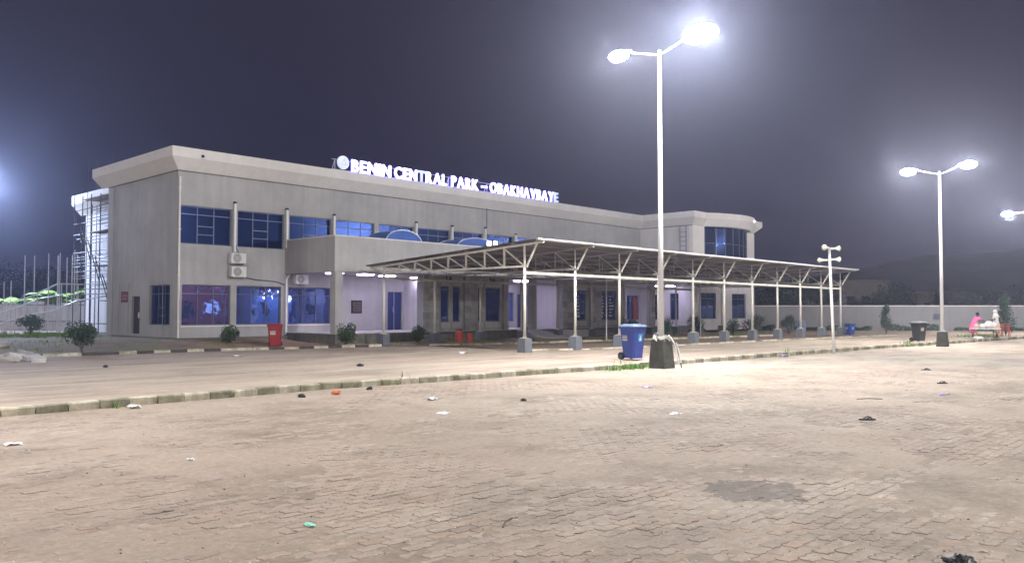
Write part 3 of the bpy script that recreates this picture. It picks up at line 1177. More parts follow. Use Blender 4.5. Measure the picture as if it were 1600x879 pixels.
# corner downpipe and facade pipes
mb = MB()
mb.tube([(BX + .06, BY - .05, .15), (BX + .06, BY - .05, 7.5)], .045, 8)
for z in (1.2, 3.2, 5.2, 7.0):
    mb.box(BX + .0, BX + .12, BY - .10, BY - .005, z, z + .04)
mb.build('downpipe', M['cornice'], T)
mb = MB()
mb.tube([(21.36, BY - .12, .55), (21.36, BY - .12, 3.2), (21.55, BY - .12, 3.42)], .05, 8)
mb.build('downpipe', M['pvc'], T)
for k, z0, z1 in ((0, 4.35, 6.55), (1, 4.7, 6.5), (2, 5.0, 6.45), (4, 5.05, 6.5), (5, 5.4, 6.5), (6, 5.05, 6.6), (7, 5.1, 6.4), (8, 5.1, 6.3), (9, 5.1, 6.3), (10, 5.1, 6.3), (11, 5.1, 6.3)):
    x = BX + 2.60 + 2.69 * k
    mb = MB()
    mb.tube([(x, BY - .13, z0), (x, BY - .13, z1)], .06, 8)
    pp = mb.build('vent_pipe', M['pvc'], T)
    mb = MB()
    mb.tube([(x, BY - .13, z1 + .001), (x, BY - .13, z1 + .09)], .085, 8)
    mb.build('pipe_cap', M['black'], pp)
mb = MB()
mb.tube([(35.0, BY - .05, 6.6), (35.0, BY - .05, 8.0)], .02, 6)
mb.build('joint_cover', M['plinth'], T)
# cornices
prof = [(0.003, 7.80), (0.50, 8.30), (0.50, 8.72), (-0.35, 8.72), (-0.35, 7.95), (0.003, 7.90)]
mb = MB()
sweep(mb, [(BX, 43.3), (BX, BY), (X2, BY), (X2, FB), (52.6, FB)], prof)
mb.build('cornice', M['cornice'], T)
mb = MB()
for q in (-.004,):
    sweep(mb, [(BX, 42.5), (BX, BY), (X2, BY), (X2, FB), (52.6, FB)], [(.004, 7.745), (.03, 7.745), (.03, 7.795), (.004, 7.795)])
mb.build('cornice_joint_strip', M['plinth'], T)  # dark strip standing in for the joint groove below the cornice
mb = MB()
mb.box(BX + .3, X2 + .4, BY + .3, 43.2, 8.02, 8.2)
mb.box(X2 + .2, X3 - .2, FB + .3, YB, 8.03, 8.22)
mb.build('roof', M['concrete'], T)
# back walls closing the volume
mb = MB()
mb.box(BX + .26, X3 - .01, 42.3, 42.5, .1, 8.0)
mb.box(X3 - .25, X3, FB + .3, 42.29, .1, 8.0)
mb.build('wall', M['wall'], T)

# end block -------------------------------------------------------------------
mb = MB()
wall_holes(mb, (X2, BY), (0, -1), BY - FB - .25, .3, 8.0, [(BY - 34.1, BY - 33.25, 1.04, 2.9), (BY - 32.4, BY - 31.65, 1.04, 2.95), (.6, 3.0, 4.6, 6.0)])
mb.build('wall', M['white_wall'], T, label='end block wall facing the portico')
window(T, (X2, 34.1), (0, -1), .85, 1.86, 1.04, 1)
window(T, (X2, 32.4), (0, -1), .75, 1.91, 1.04, 1)
window(T, (X2, BY - .6), (0, -1), 2.4, 1.4, 4.6, 3)
mb = MB()
wall_holes(mb, (X2, FB), (1, 0), X3 - X2, .3, 4.2, [(1.0, 3.3, 1.1, 3.0), (5.7, 7.9, 1.1, 3.0)])
mb.build('wall', M['white_wall'], T, label='end block ground floor wall')
window(T, (X2 + 1.0, FB), (1, 0), 2.3, 1.9, 1.1, 2)
window(T, (X2 + 5.7, FB), (1, 0), 2.2, 1.9, 1.1, 2)
MB().box(X2 + .002, 52.9, FB - .05, FB + .5, 4.21, 7.78).build('pilaster', M['cornice'], T)
MB().box(59.4, X3 - .002, FB - .05, FB + .5, 4.21, 7.78).build('pilaster', M['cornice'], T)
mb = MB()
mb.box(52.902, 59.398, FB + .3, FB + .5, 4.21, 8.0)
mb.build('wall', M['wall'], T)
# curved glass bay
NB = 7


def arc(x, x0, x1, y0, bulge):
    u = (x - (x0 + x1) / 2) / ((x1 - x0) / 2)
    return y0 - bulge * (1 - u * u)


bay = []
mbf = MB()
xsb = [52.95 + (59.35 - 52.95) * i / NB for i in range(NB + 1)]
for x in xsb:
    mbf.box(x - .03, x + .03, arc(x, 52.9, 59.4, FB, .85) - .03, arc(x, 52.9, 59.4, FB, .85) + .05, 4.2, 7.8)
bayo = mbf.build('bay_window', M['frame'], T)
zs = [4.2, 5.4, 6.6, 7.8]
for i in range(NB):
    for j in range(3):
        a, b = xsb[i], xsb[i + 1]
        ya, yb = arc(a, 52.9, 59.4, FB, .85), arc(b, 52.9, 59.4, FB, .85)
        mb = MB()
        mb.add([(a, ya, zs[j] + .01), (b, yb, zs[j] + .01), (b, yb, zs[j + 1] - .01), (a, ya, zs[j + 1] - .01),
                (a, ya + .02, zs[j] + .01), (b, yb + .02, zs[j] + .01), (b, yb + .02, zs[j + 1] - .01), (a, ya + .02, zs[j + 1] - .01)],
               [(0, 1, 2, 3), (7, 6, 5, 4), (0, 4, 5, 1), (3, 2, 6, 7), (0, 3, 7, 4), (1, 5, 6, 2)])
        mb.build('pane', M['glass'], bayo)
# curved cornice over the bay
mb = MB()
pth = [(52.62, FB)] + [(x, arc(x, 52.7, 59.6, FB, 1.15)) for x in [52.7 + 6.9 * i / 14 for i in range(15)]] + [(59.7, FB)]
sweep(mb, pth, [(-.30, 7.79), (.18, 7.79), (.50, 8.30), (.50, 8.72), (-.5, 8.72), (-.5, 8.0)])
mb.build('cornice', M['cornice'], T)
mb = MB()
sweep(mb, [(59.72, FB), (X3, FB), (X3, 43.3)], [(0.003, 7.80), (0.50, 8.28), (0.50, 8.70), (-0.35, 8.70), (-0.35, 7.95), (0.003, 7.90)])
mb.build('cornice', M['cornice'], T)
mb = MB()
for i in range(8):
    mb.bar((X2 - .06, 30.95, 5.0 + i * .33), (X2 - .06, 31.45, 5.0 + i * .33), .03)
mb.bar((X2 - .06, 30.95, 4.6), (X2 - .06, 30.95, 7.7), .035); mb.bar((X2 - .06, 31.45, 4.6), (X2 - .06, 31.45, 7.7), .035)
mb.build('ladder', M['frame'], T)

# white wing at the back ---------------------------------------------------------
mb = MB()
mb.box(18.6, 24.0, 44.6, 52.6, .2, 7.72)
mb.build('wing_wall', M['white_wall'], T)
mb = MB()
sweep(mb, [(18.6, 53.4), (18.6, 43.5)], [(0.003, 7.45), (0.55, 8.05), (0.55, 8.60), (-.4, 8.60), (-.4, 7.6)])
mb.build('cornice', M['cornice'], T)

# portico -------------------------------------------------------------------------
PY = 30.76
PX0, PX1 = 21.33, 47.0
mb = MB()
mb.box(PX0, PX1, PY, PY + .22, 3.44, 5.02)
mb.box(PX0, PX0 + .22, PY + .222, BY - .003, 3.44, 5.02)
mb.box(PX1 - .22, PX1, PY + .222, BY - .003, 3.44, 5.02)
pr = mb.build('portico_roof', M['wall'], T)
mb = MB()
mb.box(PX0 + .223, PX1 - .223, PY + .223, BY - .004, 3.46, 3.62)
mb.build('soffit', M['white_wall'], pr)
mb = MB()
mb.box(PX0 - .03, PX1 + .03, PY - .03, PY + .25, 5.021, 5.07)
mb.box(PX0 - .03, PX0 + .25, PY + .251, BY - .005, 5.021, 5.07)
mb.build('coping', M['cornice'], pr)
mb = MB()
mb.box(PX0 + .02, X2 - .01, PY - .05, BY - .004, 0.02, .64)
mb.build('platform', M['plinth'], T)
mb = MB()
mb.box(PX0, X2 - .01, PY - .08, BY - .005, .641, .665)
mb.build('platform_slab', M['floor_tile'], T)
# stone clad piers
piers = [(21.38, 21.80, .42), (26.5, 27.55, .5), (29.35, 30.3, .5), (32.25, 32.65, .5), (34.6, 34.95, .4), (37.2, 38.5, .5), (39.9, 41.0, .5), (43.0, 43.5, .5), (46.5, 46.95, .42)]
for a, b, dpt in piers:
    w = b - a
    mb = MB()
    mb.box(a + .012, b - .012, PY + .03, PY + dpt - .012, .666, 3.438)
    pier = mb.build('column', M['joint' if w > .5 else 'wall'], T)
    if w > .45:
        hh = .31
        for r_ in range(9):
            z0 = .67 + r_ * hh
            z1 = min(z0 + hh - .012, 3.43)
            cut = [a, a + w * (.5 if r_ % 2 else .34), b] if w > .7 else [a, b]
            for c0, c1 in zip(cut, cut[1:]):
                q = MB().box(c0 + .005, c1 - .005, PY + .005, PY + .029, z0, z1)
                q.build('tile', M['stone'], pier)
# enclosed ticket rooms in the portico
for x0, x1, wins in ((27.56, 32.24, [(27.80, 28.35), (28.62, 29.12), (30.42, 30.72), (31.0, 32.1)]), (38.52, 42.98, [(38.72, 39.6), (41.1, 42.7)])):
    mb = MB()
    wall_holes(mb, (x0, PY + .16), (1, 0), x1 - x0, .666, 3.438, [(a - x0, b - x0, 1.12, 2.92) for a, b in wins], thick=.15)
    mb.build('ticket_room_wall', M['stone'] if x0 < 30 else M['wall'], T)
    for q in ((28.65 if x0 < 30 else 38.85), x1 + .2):
        MB().box(q, q + .15, PY + .51, BY - .01, .666, 3.438).build('partition', M['white_wall'], T)
    for a, b in wins:
        window(T, (a, PY + .16), (1, 0), b - a, 1.80, 1.12, 1, transom=None, inset=.04, glass='glass_low')
        MB().box(a - .04, b + .04, PY + .10, PY + .155, .80, 1.10).build('window_apron', M['white_wall'], T)
        MB().box(a - .04, b + .04, PY + .10, PY + .155, 2.93, 3.10).build('window_lintel', M['white_wall'], T)
# ceiling lights
for x, y in ((22.6, 32.6), (24.4, 32.6), (26.2, 33.2), (28.6, 33.6), (35.6, 32.6), (36.6, 33.4), (44.8, 32.8), (49.4, 32.6), (50.2, 31.6)):
    mb = MB()
    if x < 47:
        mb.box(x - .3, x + .3, y - .3, y + .3, 3.42, 3.458)
    else:
        mb.box(x - .25, x + .25, y - .25, y + .25, 3.42, 3.458)
    mb.build('ceiling_light', M['ceil'], T)
mb = MB()
mb.box(47.01, X2 - .01, 31.3, BY - .01, 3.46, 3.62)
mb.build('soffit', M['white_wall'], T)
# steps and ramp
for x0, x1 in ((26.3, 29.9), (38.6, 41.2)):
    st = None
    mb = MB()
    for k in range(3):
        mb.box(x0, x1, PY - .08 - .34 * (3 - k), PY - .082 - .34 * (2 - k), .02, .17 + .155 * k + .03)
    mb.build('steps', M['concrete'], T)
mb = MB()
mb.add([(33.2, 27.6, .1), (33.2, 30.67, .1), (33.2, 30.67, .64), (34.9, 27.6, .1), (34.9, 30.67, .1), (34.9, 30.67, .64), (33.2, 27.6, .16), (34.9, 27.6, .16)],
       [(0, 1, 2, 6), (3, 7, 5, 4), (6, 2, 5, 7), (0, 6, 7, 3), (1, 4, 5, 2), (0, 3, 4, 1)])
mb.build('ramp', M['white_wall'], T)
mb = MB()
mb.box(36.3, 38.4, 29.2, 29.35, .1, .62)
mb.box(36.3, 36.45, 29.351, 30.6, .1, .62)
mb.build('ramp_kerb_wall', M['floor_tile'], T)
# roof lights on the portico: blue barrel vaults
for x0, x1, y0, y1, hgt in ((25.15, 27.45, 32.0, 33.6, .62), (29.9, 33.0, 32.0, 33.6, .55)):
    mb = MB()
    n = 12
    rings = []
    for y in (y0, y1):
        ring = []
        for i in range(n + 1):
            a = math.pi * i / n
            ring.append(((x0 + x1) / 2 - math.cos(a) * (x1 - x0) / 2, y, 5.09 + math.sin(a) * hgt))
        rings.append(ring)
    mb.loft(rings)
    dm = mb.build('roof_light', M['dome'], T)
    mb = MB()
    for y in (y0 - .02, y1 + .02):
        for i in range(n):
            mb.bar((rings[0][i][0], y, rings[0][i][2]), (rings[0][i + 1][0], y, rings[0][i + 1][2]), .035)
    mb.box(x0 - .05, x1 + .05, y0 - .05, y1 + .05, 4.9, 5.085)
    mb.build('roof_light_frame', M['galv'], dm)
# plaque
mb = MB()
mb.box(25.2, 25.85, BY - .04, BY - .004, 1.56, 2.22)
pq = mb.build('plaque', M['plaque'], T)
mb = MB()
rg = random.Random(3)
for k in range(6):
    z = 2.12 - k * .09
    x = 25.27 + rg.uniform(0, .05)
    while x < 25.78:
        l = rg.uniform(.04, .12)
        mb.box(x, min(x + l, 25.79), BY - .046, BY - .041, z - .035, z)
        x += l + .03
mb.build('plaque_lettering', M['gold'], pq)
# red / striped panels in the windows
mb = MB()
mb.box(50.3, 50.95, BY + .03, BY + .06, 1.1, 2.7)
mb.build('hanging_banner', M['red_panel'], T)
mb = MB()
for x, w_ in ((40.62, .12), (41.0, .12)):
    for k in range(9):
        q = rg.uniform(.04, w_)
        mb.box(x, x + q, BY + .02, BY + .03, 1.25 + k * .15, 1.25 + k * .15 + .08)
        if rg.random() < .5:
            mb.box(x + q * .6, x + q * .6 + .03, BY + .021, BY + .031, 1.2 + k * .15, 1.3 + k * .15)
for k in range(7):
    mb.box(41.2, 41.32 + rg.uniform(0, .08), PY + .17, PY + .18, 1.3 + k * .2, 1.4 + k * .2)
    mb.box(42.0, 42.2 + rg.uniform(0, .3), PY + .17, PY + .18, 1.35 + k * .2, 1.43 + k * .2)
    mb.box(38.8, 38.9 + rg.uniform(0, .15), PY + .17, PY + .18, 1.3 + k * .2, 1.42 + k * .2)
mb.build('window_decal', M['white'], T)


def text_mesh(s, size, depth, bold=0.0, shear=0.0):
    c = bpy.data.curves.new('lettering', 'FONT')
    c.body = s
    c.size = size
    c.extrude = depth
    c.offset = bold
    c.resolution_u = 3
    o = bpy.data.objects.new('lettering', c)
    me = bpy.data.meshes.new_from_object(o)
    bpy.data.objects.remove(o)
    return me


for s_, x in (('1A', 27.72 + .22), ('2A', 31.1)):
    me = text_mesh(s_, .42, .012, .012)
    me.materials.clear(); me.materials.append(M['black'])
    o = link('bay_number', me, T, (x, PY - .012, 3.13))
    o.rotation_euler.x = R(90)

# ================================================================ ROOFTOP SIGN
SY = BY - .30
SG = thing('rooftop_sign', 'glowing white channel letters reading BENIN CENTRAL PARK - OBAKHAVBAYE on the roof edge', 'sign', (24, SY, 8.72))
CAPH = 0.60


def ony(px, y):
    a = YAW - math.atan((px - 800) / FOC)
    return y / math.tan(a)


def layout(word, px0, px1, dim=()):
    xa, xb = ony(px0, SY), ony(px1, SY)
    ms = []
    adv = []
    for ch in word:
        me = text_mesh(ch, CAPH / .70, .05, .020)
        x0 = min(v.co.x for v in me.vertices); x1 = max(v.co.x for v in me.vertices)
        ms.append((me, x0, x1)); adv.append(x1 - x0)
    gap = .12
    tot = sum(adv) + gap * (len(word) - 1)
    sc = (xb - xa) / tot
    x = xa
    for k, (ch, (me, x0, x1)) in enumerate(zip(word, ms)):
        w = x1 - x0
        for v in me.vertices:
            v.co.x = (v.co.x - x0) * sc
        me.materials.clear()
        me.materials.append(M['letter_dim'] if k in dim else M['letter'])
        me.materials.append(M['letter_side'] if k not in dim else M['letter_dim'])
        for p in me.polygons:
            p.material_index = 0 if p.normal.z > .5 else 1
        z = 8.80 if ch != '-' else 8.86
        o = link('letter', me, SG, (x, SY, z))
        o.rotation_euler.x = R(90)
        x += (w + gap) * sc


layout('BENIN', 548, 609.5)
layout('CENTRAL', 615.5, 697.5, dim=(3,))
layout('PARK', 705, 747)
layout('-', 752, 761)
layout('OBAKHAVBAYE', 765.5, 872, dim=(10,))
mb = MB()
for z in (8.79, 9.30):
    mb.bar((23.8, SY + .09, z), (41.3, SY + .09, z), .025)
for i in range(12):
    x = 24 + i * 1.55
    mb.bar((x, SY + .10, 8.70), (x, SY + .10, 9.33), .025)
    mb.bar((x, SY + .10, 9.3), (x, SY + .6, 8.3), .025)
mb.build('sign_frame', M['galv'], SG)
ex = ony(534.5, SY)
mb = MB()


def disc(mb, c, r, y0, y1, n=28):
    rings = [[(c[0] + math.cos(2 * math.pi * i / n) * r, y, c[2] + math.sin(2 * math.pi * i / n) * r) for i in range(n)] for y in (y0, y1)]
    mb.loft(rings)


disc(mb, (ex, SY, 9.17), .34, SY - .05, SY + .05)
em = mb.build('emblem', M['emblem'], SG)
mb = MB()
n = 28
for i in range(n):
    if 9 <= i <= 12:
        continue
    a, b = 2 * math.pi * i / n, 2 * math.pi * (i + 1) / n
    mb.bar((ex + math.cos(a) * .26, SY - .055, 9.17 + math.sin(a) * .26), (ex + math.cos(b) * .26, SY - .055, 9.17 + math.sin(b) * .26), .03, .02)
mb.bar((ex - .13, SY - .06, 9.05), (ex + .02, SY - .06, 9.36), .05, .02, up=(0, 1, 0))
mb.bar((ex + .02, SY - .06, 9.36), (ex + .14, SY - .06, 9.05), .05, .02, up=(0, 1, 0))
mb.bar((ex - .16, SY - .065, 9.05), (ex + .17, SY - .065, 9.05), .05, .02, up=(0, 1, 0))
mb.build('emblem_mark', M['emblem_mark'], em)

# ================================================================ AIR CONDITIONERS, FLOODLIGHTS
def ac(label, x, z, y, s=1.0):
    t = thing('air_conditioner', label, 'air conditioner', (x, y, z), 'outdoor air conditioner units on the terminal wall')
    w, h, d = .72 * s, .46 * s, .28
    mb = MB(); mb.box(x, x + w, y - d, y, z, z + h)
    c = mb.build('casing', M['ac'], t)
    mb = MB()
    cx, cz = x + w * .40, z + h * .5
    disc(mb, (cx, 0, cz), h * .43, y - d - .012, y - d - .001, 20)
    mb.build('fan_grille', M['ac_grille'], t)
    mb = MB()
    for r_ in (.16, .27, .38):
        n = 18
        for i in range(n):
            a, b = 2 * math.pi * i / n, 2 * math.pi * (i + 1) / n
            mb.bar((cx + math.cos(a) * h * r_, y - d - .018, cz + math.sin(a) * h * r_), (cx + math.cos(b) * h * r_, y - d - .018, cz + math.sin(b) * h * r_), .012)
    for i in range(8):
        a = math.pi * i / 4
        mb.bar((cx, y - d - .016, cz), (cx + math.cos(a) * h * .4, y - d - .016, cz + math.sin(a) * h * .4), .010)
    mb.build('guard_ring', M['ac'], t)
    mb = MB()
    for xx in (x + .08, x + w - .12):
        MB().box(xx, xx + .04, y - d - .03, y + .09, z - .045, z - .003).build('bracket', M['galv'], t)


ac('upper of the two air conditioners stacked left of the portico', 18.40, 3.83, BY - .08)
ac('lower of the two air conditioners stacked left of the portico', 18.42, 3.22, BY - .08)
ac('air conditioner tucked under the portico roof above a window', 21.75, 2.98, BY - .06, .95)
mb = MB()
mb.tube([(18.9, BY - .12, 4.3), (18.75, BY - .16, 4.52), (18.72, BY - .13, 4.8)], .02, 6)
mb.tube([(19.1, BY - .06, 3.25), (19.8, BY - .05, 3.12), (20.9, BY - .05, 3.06), (21.3, BY - .08, 2.9)], .022, 6)
mb.build('service_pipe', M['frame'], T)
for i, (x, lb) in enumerate(((31.45, 'bright floodlight on the portico roof nearer the domed corner'), (31.95, 'bright floodlight on the portico roof nearer the canopy peak'))):
    t = thing('floodlight', lb, 'floodlight', (x, PY + .35, 5.02), 'floodlights on the portico roof')
    mb = MB(); mb.box(x - .15, x + .15, PY + .36, PY + .44, 5.16, 5.44); mb.build('housing', M['galv'], t)
    mb = MB(); mb.box(x - .13, x + .13, PY + .352, PY + .359, 5.18, 5.42); mb.build('glass', M['flood'], t)
    mb = MB(); mb.bar((x, PY + .40, 5.03), (x, PY + .40, 5.16), .04); mb.build('bracket', M['galv'], t)
# small light on the end block cornice
t = thing('floodlight', 'small round white light on the curved cornice of the end block', 'floodlight', (59.2, 29.0, 8.3), 'floodlights on the portico roof')
del t['group']
mb = MB(); mb.ellip((58.0, 29.10, 8.45), (.08, .08, .08)); mb.build('glass', M['flood_dim'], t)
mb = MB(); mb.bar((58.0, 29.12, 8.45), (58.0, 29.25, 8.45), .05); mb.build('bracket', M['galv'], t)
t = thing('security_camera', 'small dark dome camera on the roof fascia near the front corner', 'camera', (17.2, BY - .6, 8.4))
mb = MB(); mb.ellip((16.9, BY - .56, 8.42), (.07, .07, .07), 8, 6); mb.build('camera_dome', M['black'], t)
mb = MB(); mb.box(16.87, 16.93, BY - .56, BY - .503, 8.46, 8.52); mb.build('mount', M['white'], t)

# ================================================================ CANOPY
CX0, CYF, CYR, NP = 22.80, 20.69, 29.12, 11
SP = 3.01
CA = thing('canopy', 'long steel framed passenger canopy with dark sheet roof in front of the terminal', 'canopy', (CX0, CYF, LZ))


def shared(name, mb, m, smooth=False):
    me = bpy.data.meshes.new(name)
    me.from_pydata([tuple(v) for v in mb.v], [], mb.f)
    me.materials.append(m)
    if smooth:
        me.polygons.foreach_set('use_smooth', [True] * len(me.polygons))
    return me


foot = MB(); foot.loft([[(-.20, -.20, -.1), (.20, -.20, -.1), (.20, .20, -.1), (-.20, .20, -.1)], [(-.185, -.185, .52), (.185, -.185, .52), (.185, .185, .52), (-.185, .185, .52)]])
foot_me = shared('footing', foot, M['footing'])
post_me = shared('post', MB().tube([(0, 0, .55), (0, 0, 3.16)], .058, 10), M['steel'], True)
plate = MB(); plate.box(-.13, .13, -.13, .13, .521, .54)
plate.add([(-.12, -.01, .541), (.12, -.01, .541), (.0, -.01, .70), (-.12, .01, .541), (.12, .01, .541), (0, .01, .70)], [(0, 1, 2), (5, 4, 3), (0, 3, 4, 1), (1, 4, 5, 2), (2, 5, 3, 0)])
plate_me = shared('base_plate', plate, M['steel'])
RS = (3.80 - 4.28) / (CYR - CYF)


def roof_z(y):
    return 4.24 + (y - CYF) * RS


NV = 8
ys = [CYF + (CYR - CYF) * i / NV for i in range(NV + 1)]
ch = MB()
zb = 3.34
ch.bar((0, CYF - .15, zb), (0, CYR + .15, zb), .07, .07)
ch.bar((0, CYF - .95, roof_z(CYF - .95) - .09), (0, CYR + .95, roof_z(CYR + .95) - .09), .07, .07)
chord_me = shared('truss', ch, M['steel'])
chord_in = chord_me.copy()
chord_in.materials[0] = M['shaded_steel']
for k in range(NP):
    x = CX0 + SP * k
    for y in (CYF, CYR):
        o = link('footing', foot_me, CA, (x, y, LZ))
        p = link('post', post_me, CA, (x, y, LZ))
        c = bpy.data.objects.new('base_plate', plate_me); COL.objects.link(c); c.parent = p
    tr = link('truss', chord_me if k == 0 else chord_in, CA, (x, 0, 0))
    W[tr.name] = Vector((x, 0, 0))
    if k == 0:
        VERT, DIAG = [], []
        VF = [shared('strut', MB().bar((0, y, zb + .036), (0, y, roof_z(y) - .126), .06, .06), M['steel']) for y in ys]
        for i, y in enumerate(ys):
            VERT.append(shared('strut', MB().bar((0, y, zb + .036), (0, y, roof_z(y) - .126), .035, .035), M['steel' if i == 0 else 'shaded_steel']))
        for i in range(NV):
            DIAG.append(shared('brace', MB().bar((0, ys[i] + .05, zb + .04), (0, ys[i + 1], roof_z(ys[i + 1]) - .13), .028, .028), M['steel' if i == 0 else 'shaded_steel']))
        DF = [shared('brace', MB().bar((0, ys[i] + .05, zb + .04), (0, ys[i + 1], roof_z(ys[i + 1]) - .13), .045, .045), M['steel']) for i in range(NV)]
        DIAG.append(shared('brace', MB().bar((0, CYF - .13, zb + .03), (0, CYF - .62, roof_z(CYF - .62) - .13), .06, .06), M['steel']))
        DIAG.append(shared('brace', MB().bar((0, CYR + .13, zb + .03), (0, CYR + .62, roof_z(CYR + .62) - .13), .06, .06), M['steel']))
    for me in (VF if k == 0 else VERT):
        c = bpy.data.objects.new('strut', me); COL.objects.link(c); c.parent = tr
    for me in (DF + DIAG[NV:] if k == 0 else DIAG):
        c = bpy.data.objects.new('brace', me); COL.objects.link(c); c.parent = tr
XE = CX0 + SP * (NP - 1)
for y in (CYF, CYR):
    mb = MB(); mb.bar((CX0 + .06, y, 3.10), (XE - .06, y, 3.10), .085, .10)
    mb.build('beam', M['steel'], CA)
for i in range(9):
    y = CYF - .85 + (CYR - CYF + 1.7) * i / 8
    mb = MB(); mb.bar((CX0 - .3, y, roof_z(y) - .025), (XE + .5, y, roof_z(y) - .025), .05, .055)
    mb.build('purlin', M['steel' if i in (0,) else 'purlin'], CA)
# corrugated roof sheets, one per bay
y0, y1 = CYF - .98, CYR + .98
xa = CX0 - .35
nb = NP
wd = (XE + .55 - xa) / nb
for k in range(nb):
    mb = MB()
    n = 30
    vs = []
    x0 = xa + wd * k
    dz = .006 * (k % 2)
    for i in range(n + 1):
        x = x0 + wd * i / n + (0.0 if 0 < i < n else 0)
        z = .045 + (.018 if i % 2 else 0) + dz
        vs += [(x, y0, roof_z(y0) + z - .03), (x, y1, roof_z(y1) + z - .03), (x, y0, roof_z(y0) + z - .027), (x, y1, roof_z(y1) + z - .027)]
    fs = []
    for i in range(n):
        a = i * 4
        fs += [(a, a + 1, a + 5, a + 4), (a + 2, a + 6, a + 7, a + 3), (a, a + 4, a + 6, a + 2), (a + 1, a + 3, a + 7, a + 5)]
    mb.add(vs, fs)
    mb.build('roof_sheet', M['roof'], CA)
mb = MB(); mb.bar((xa, y0 - .01, roof_z(y0) + .0), (XE + .55, y0 - .01, roof_z(y0) + .0), .03, .06)
mb.build('edge_trim', M['galv'], CA)
mb = MB()
for k in range(NP):
    if k in (3, 6):
        x = CX0 + SP * k + 1.2
        mb.bar((x, 24.5, 3.30), (x, 24.5, .2), .04)
for k in range(1, NP - 1, 1):
    x = CX0 + SP * k
mb.bar((CX0, 24.9, 3.32), (XE, 24.9, 3.32), .05)
mb.build('tie_bar', M['galv'], CA)

# ================================================================ STREET LAMPS
def lamp_head(mbs, x, y, z, sgn, big=1.0):
    """housing and glowing bowl; x,y,z arm tip, sgn direction along y"""
    hb = MB()
    n = 10
    L_ = .78

    def ring(u, w, h0, h1):
        yy = y + sgn * u * L_
        pts = []
        for i in range(n):
            a = 2 * math.pi * i / n
            pts.append((x + math.cos(a) * w, yy, z + (h1 if math.sin(a) > 0 else h0) * abs(math.sin(a)) + .02))
        return pts if sgn > 0 else pts[::-1]
    hb.loft([ring(-.02, .04, -.03, .03), ring(.15, .09, -.01, .07), ring(.5, .12, -.005, .08), ring(.9, .09, -.005, .06), ring(1.0, .03, -.003, .02)])
    gb = MB()
    k = big
    gb.ellip((x, y + sgn * L_ * .55, z - .05), (.20 * k, .34 * k, .16 * k), 12, 8)
    return hb, gb


def street_lamp(label, x, y, h, arms, led, block=(.36, .25, .85), base_z=0.0):
    t = thing('street_lamp', label, 'street lamp', (x, y, base_z), 'twin headed street lamps in the yard')
    b0, b1, bh = block
    mb = MB()
    rg = random.Random(int(x * 10))
    lv = [(-.1, b0), (.02, b0), (bh * .5, (b0 + b1) / 2 + .01), (bh - .02, b1 + .01), (bh, b1 - .02)]
    rings = []
    for z, r_ in lv:
        rings.append([(x + i * r_ * (1 + rg.uniform(-.04, .04)), y + j * r_ * (1 + rg.uniform(-.04, .04)), base_z + z) for i, j in ((-1, -1), (0, -1.02), (1, -1), (1.02, 0), (1, 1), (0, 1.02), (-1, 1), (-1.02, 0))])
    mb.loft(rings)
    mb.build('base_block', M['dark_concrete'], t)
    mb = MB()
    mb.tube([(x, y, base_z + bh - .05), (x, y, 3.6), (x, y, h)], [.085, .072, .045], 14)
    mb.build('pole', M['pole'], t, smooth=True)
    mb = MB()
    mb.box(x - .17, x + .17, y - .17, y + .17, base_z + bh + .001, base_z + bh + .025)
    mb.build('base_plate', M['galv'], t)
    for (dy, dz), lm in zip(arms, led):
        s_ = 1 if dy > 0 else -1
        mb = MB()
        mb.tube([(x, y, h - .12), (x, y + s_ * .25, h - .06), (x, y + dy * .6, h + dz * .55), (x, y + dy - s_ * .35, h + dz)], [.03, .03, .027, .025], 8)
        mb.build('arm', M['pole'], t, smooth=True)
        hb, gb = lamp_head(None, x, y + dy - s_ * .37, h + dz, s_, 1.6 if lm == 'led_near' else 1.0)
        hd = hb.build('lamp_head', M['galv'], t, smooth=True)
        gb.build('lamp_glass', M[lm], hd, smooth=True)
    return t


A2 = [(1.41, .20), (-1.31, .23)]
L1 = street_lamp('nearest tall twin street lamp on the black concrete block beside the blue bin', 20.6, 13.3, 9.36, A2, ('led', 'led_near'), block=(.28, .20, .85))
mb = MB()
px_, py_ = 20.88, 12.93
mb.tube([(20.72, 13.08, .92), (20.82, 12.99, .72), (20.88, 12.95, .42), (20.92, 12.92, .14), (20.98, 12.88, .16), (20.97, 12.92, .42), (20.89, 12.98, .75)], .022, 7)
mb.build('cable', M['pvc'], L1)
mb = MB()
for k in range(16):
    a = k * .9
    mb.tube([(20.6 + math.cos(a) * .17, 13.3 + math.sin(a) * .17, .90), (20.6 + math.cos(a + .8) * .24, 13.3 + math.sin(a + .8) * .22, .86 + .05 * (k % 3)), (20.6 + math.cos(a + 1.4) * .27, 13.3 + math.sin(a + 1.4) * .26, .80)], .018, 5)
mb.build('rope_coil', M['sticker'], L1)
mb = MB()
mb.tube([(20.84, 13.05, .83), (20.96, 12.98, .6), (21.04, 12.93, .2), (21.06, 12.91, .02)], .018, 6)
mb.build('strap', M['black'], L1)
street_lamp('second twin street lamp on a grey block near the black bin', 42.4, 11.8, 8.30, [(1.35, .20), (-1.2, .22)], ('led', 'led'), (.22, .17, .70))
street_lamp('third twin street lamp, only one head showing at the picture edge', 64.2, 10.3, 8.3, [(3.25, .05), (-1.2, .22)], ('led', 'led'), (.22, .17, .70))
street_lamp('twin street lamp beside the camera, out of the picture', -1.2, 14.9, 9.3, A2, ('led', 'led'))
for x, lb in ((2.0, 'street lamp behind the camera, the nearer of its row'), (24.0, 'street lamp behind the camera, the further of its row')):
    street_lamp(lb, x, -9.5, 9.3, A2, ('led_soft', 'led_soft'))
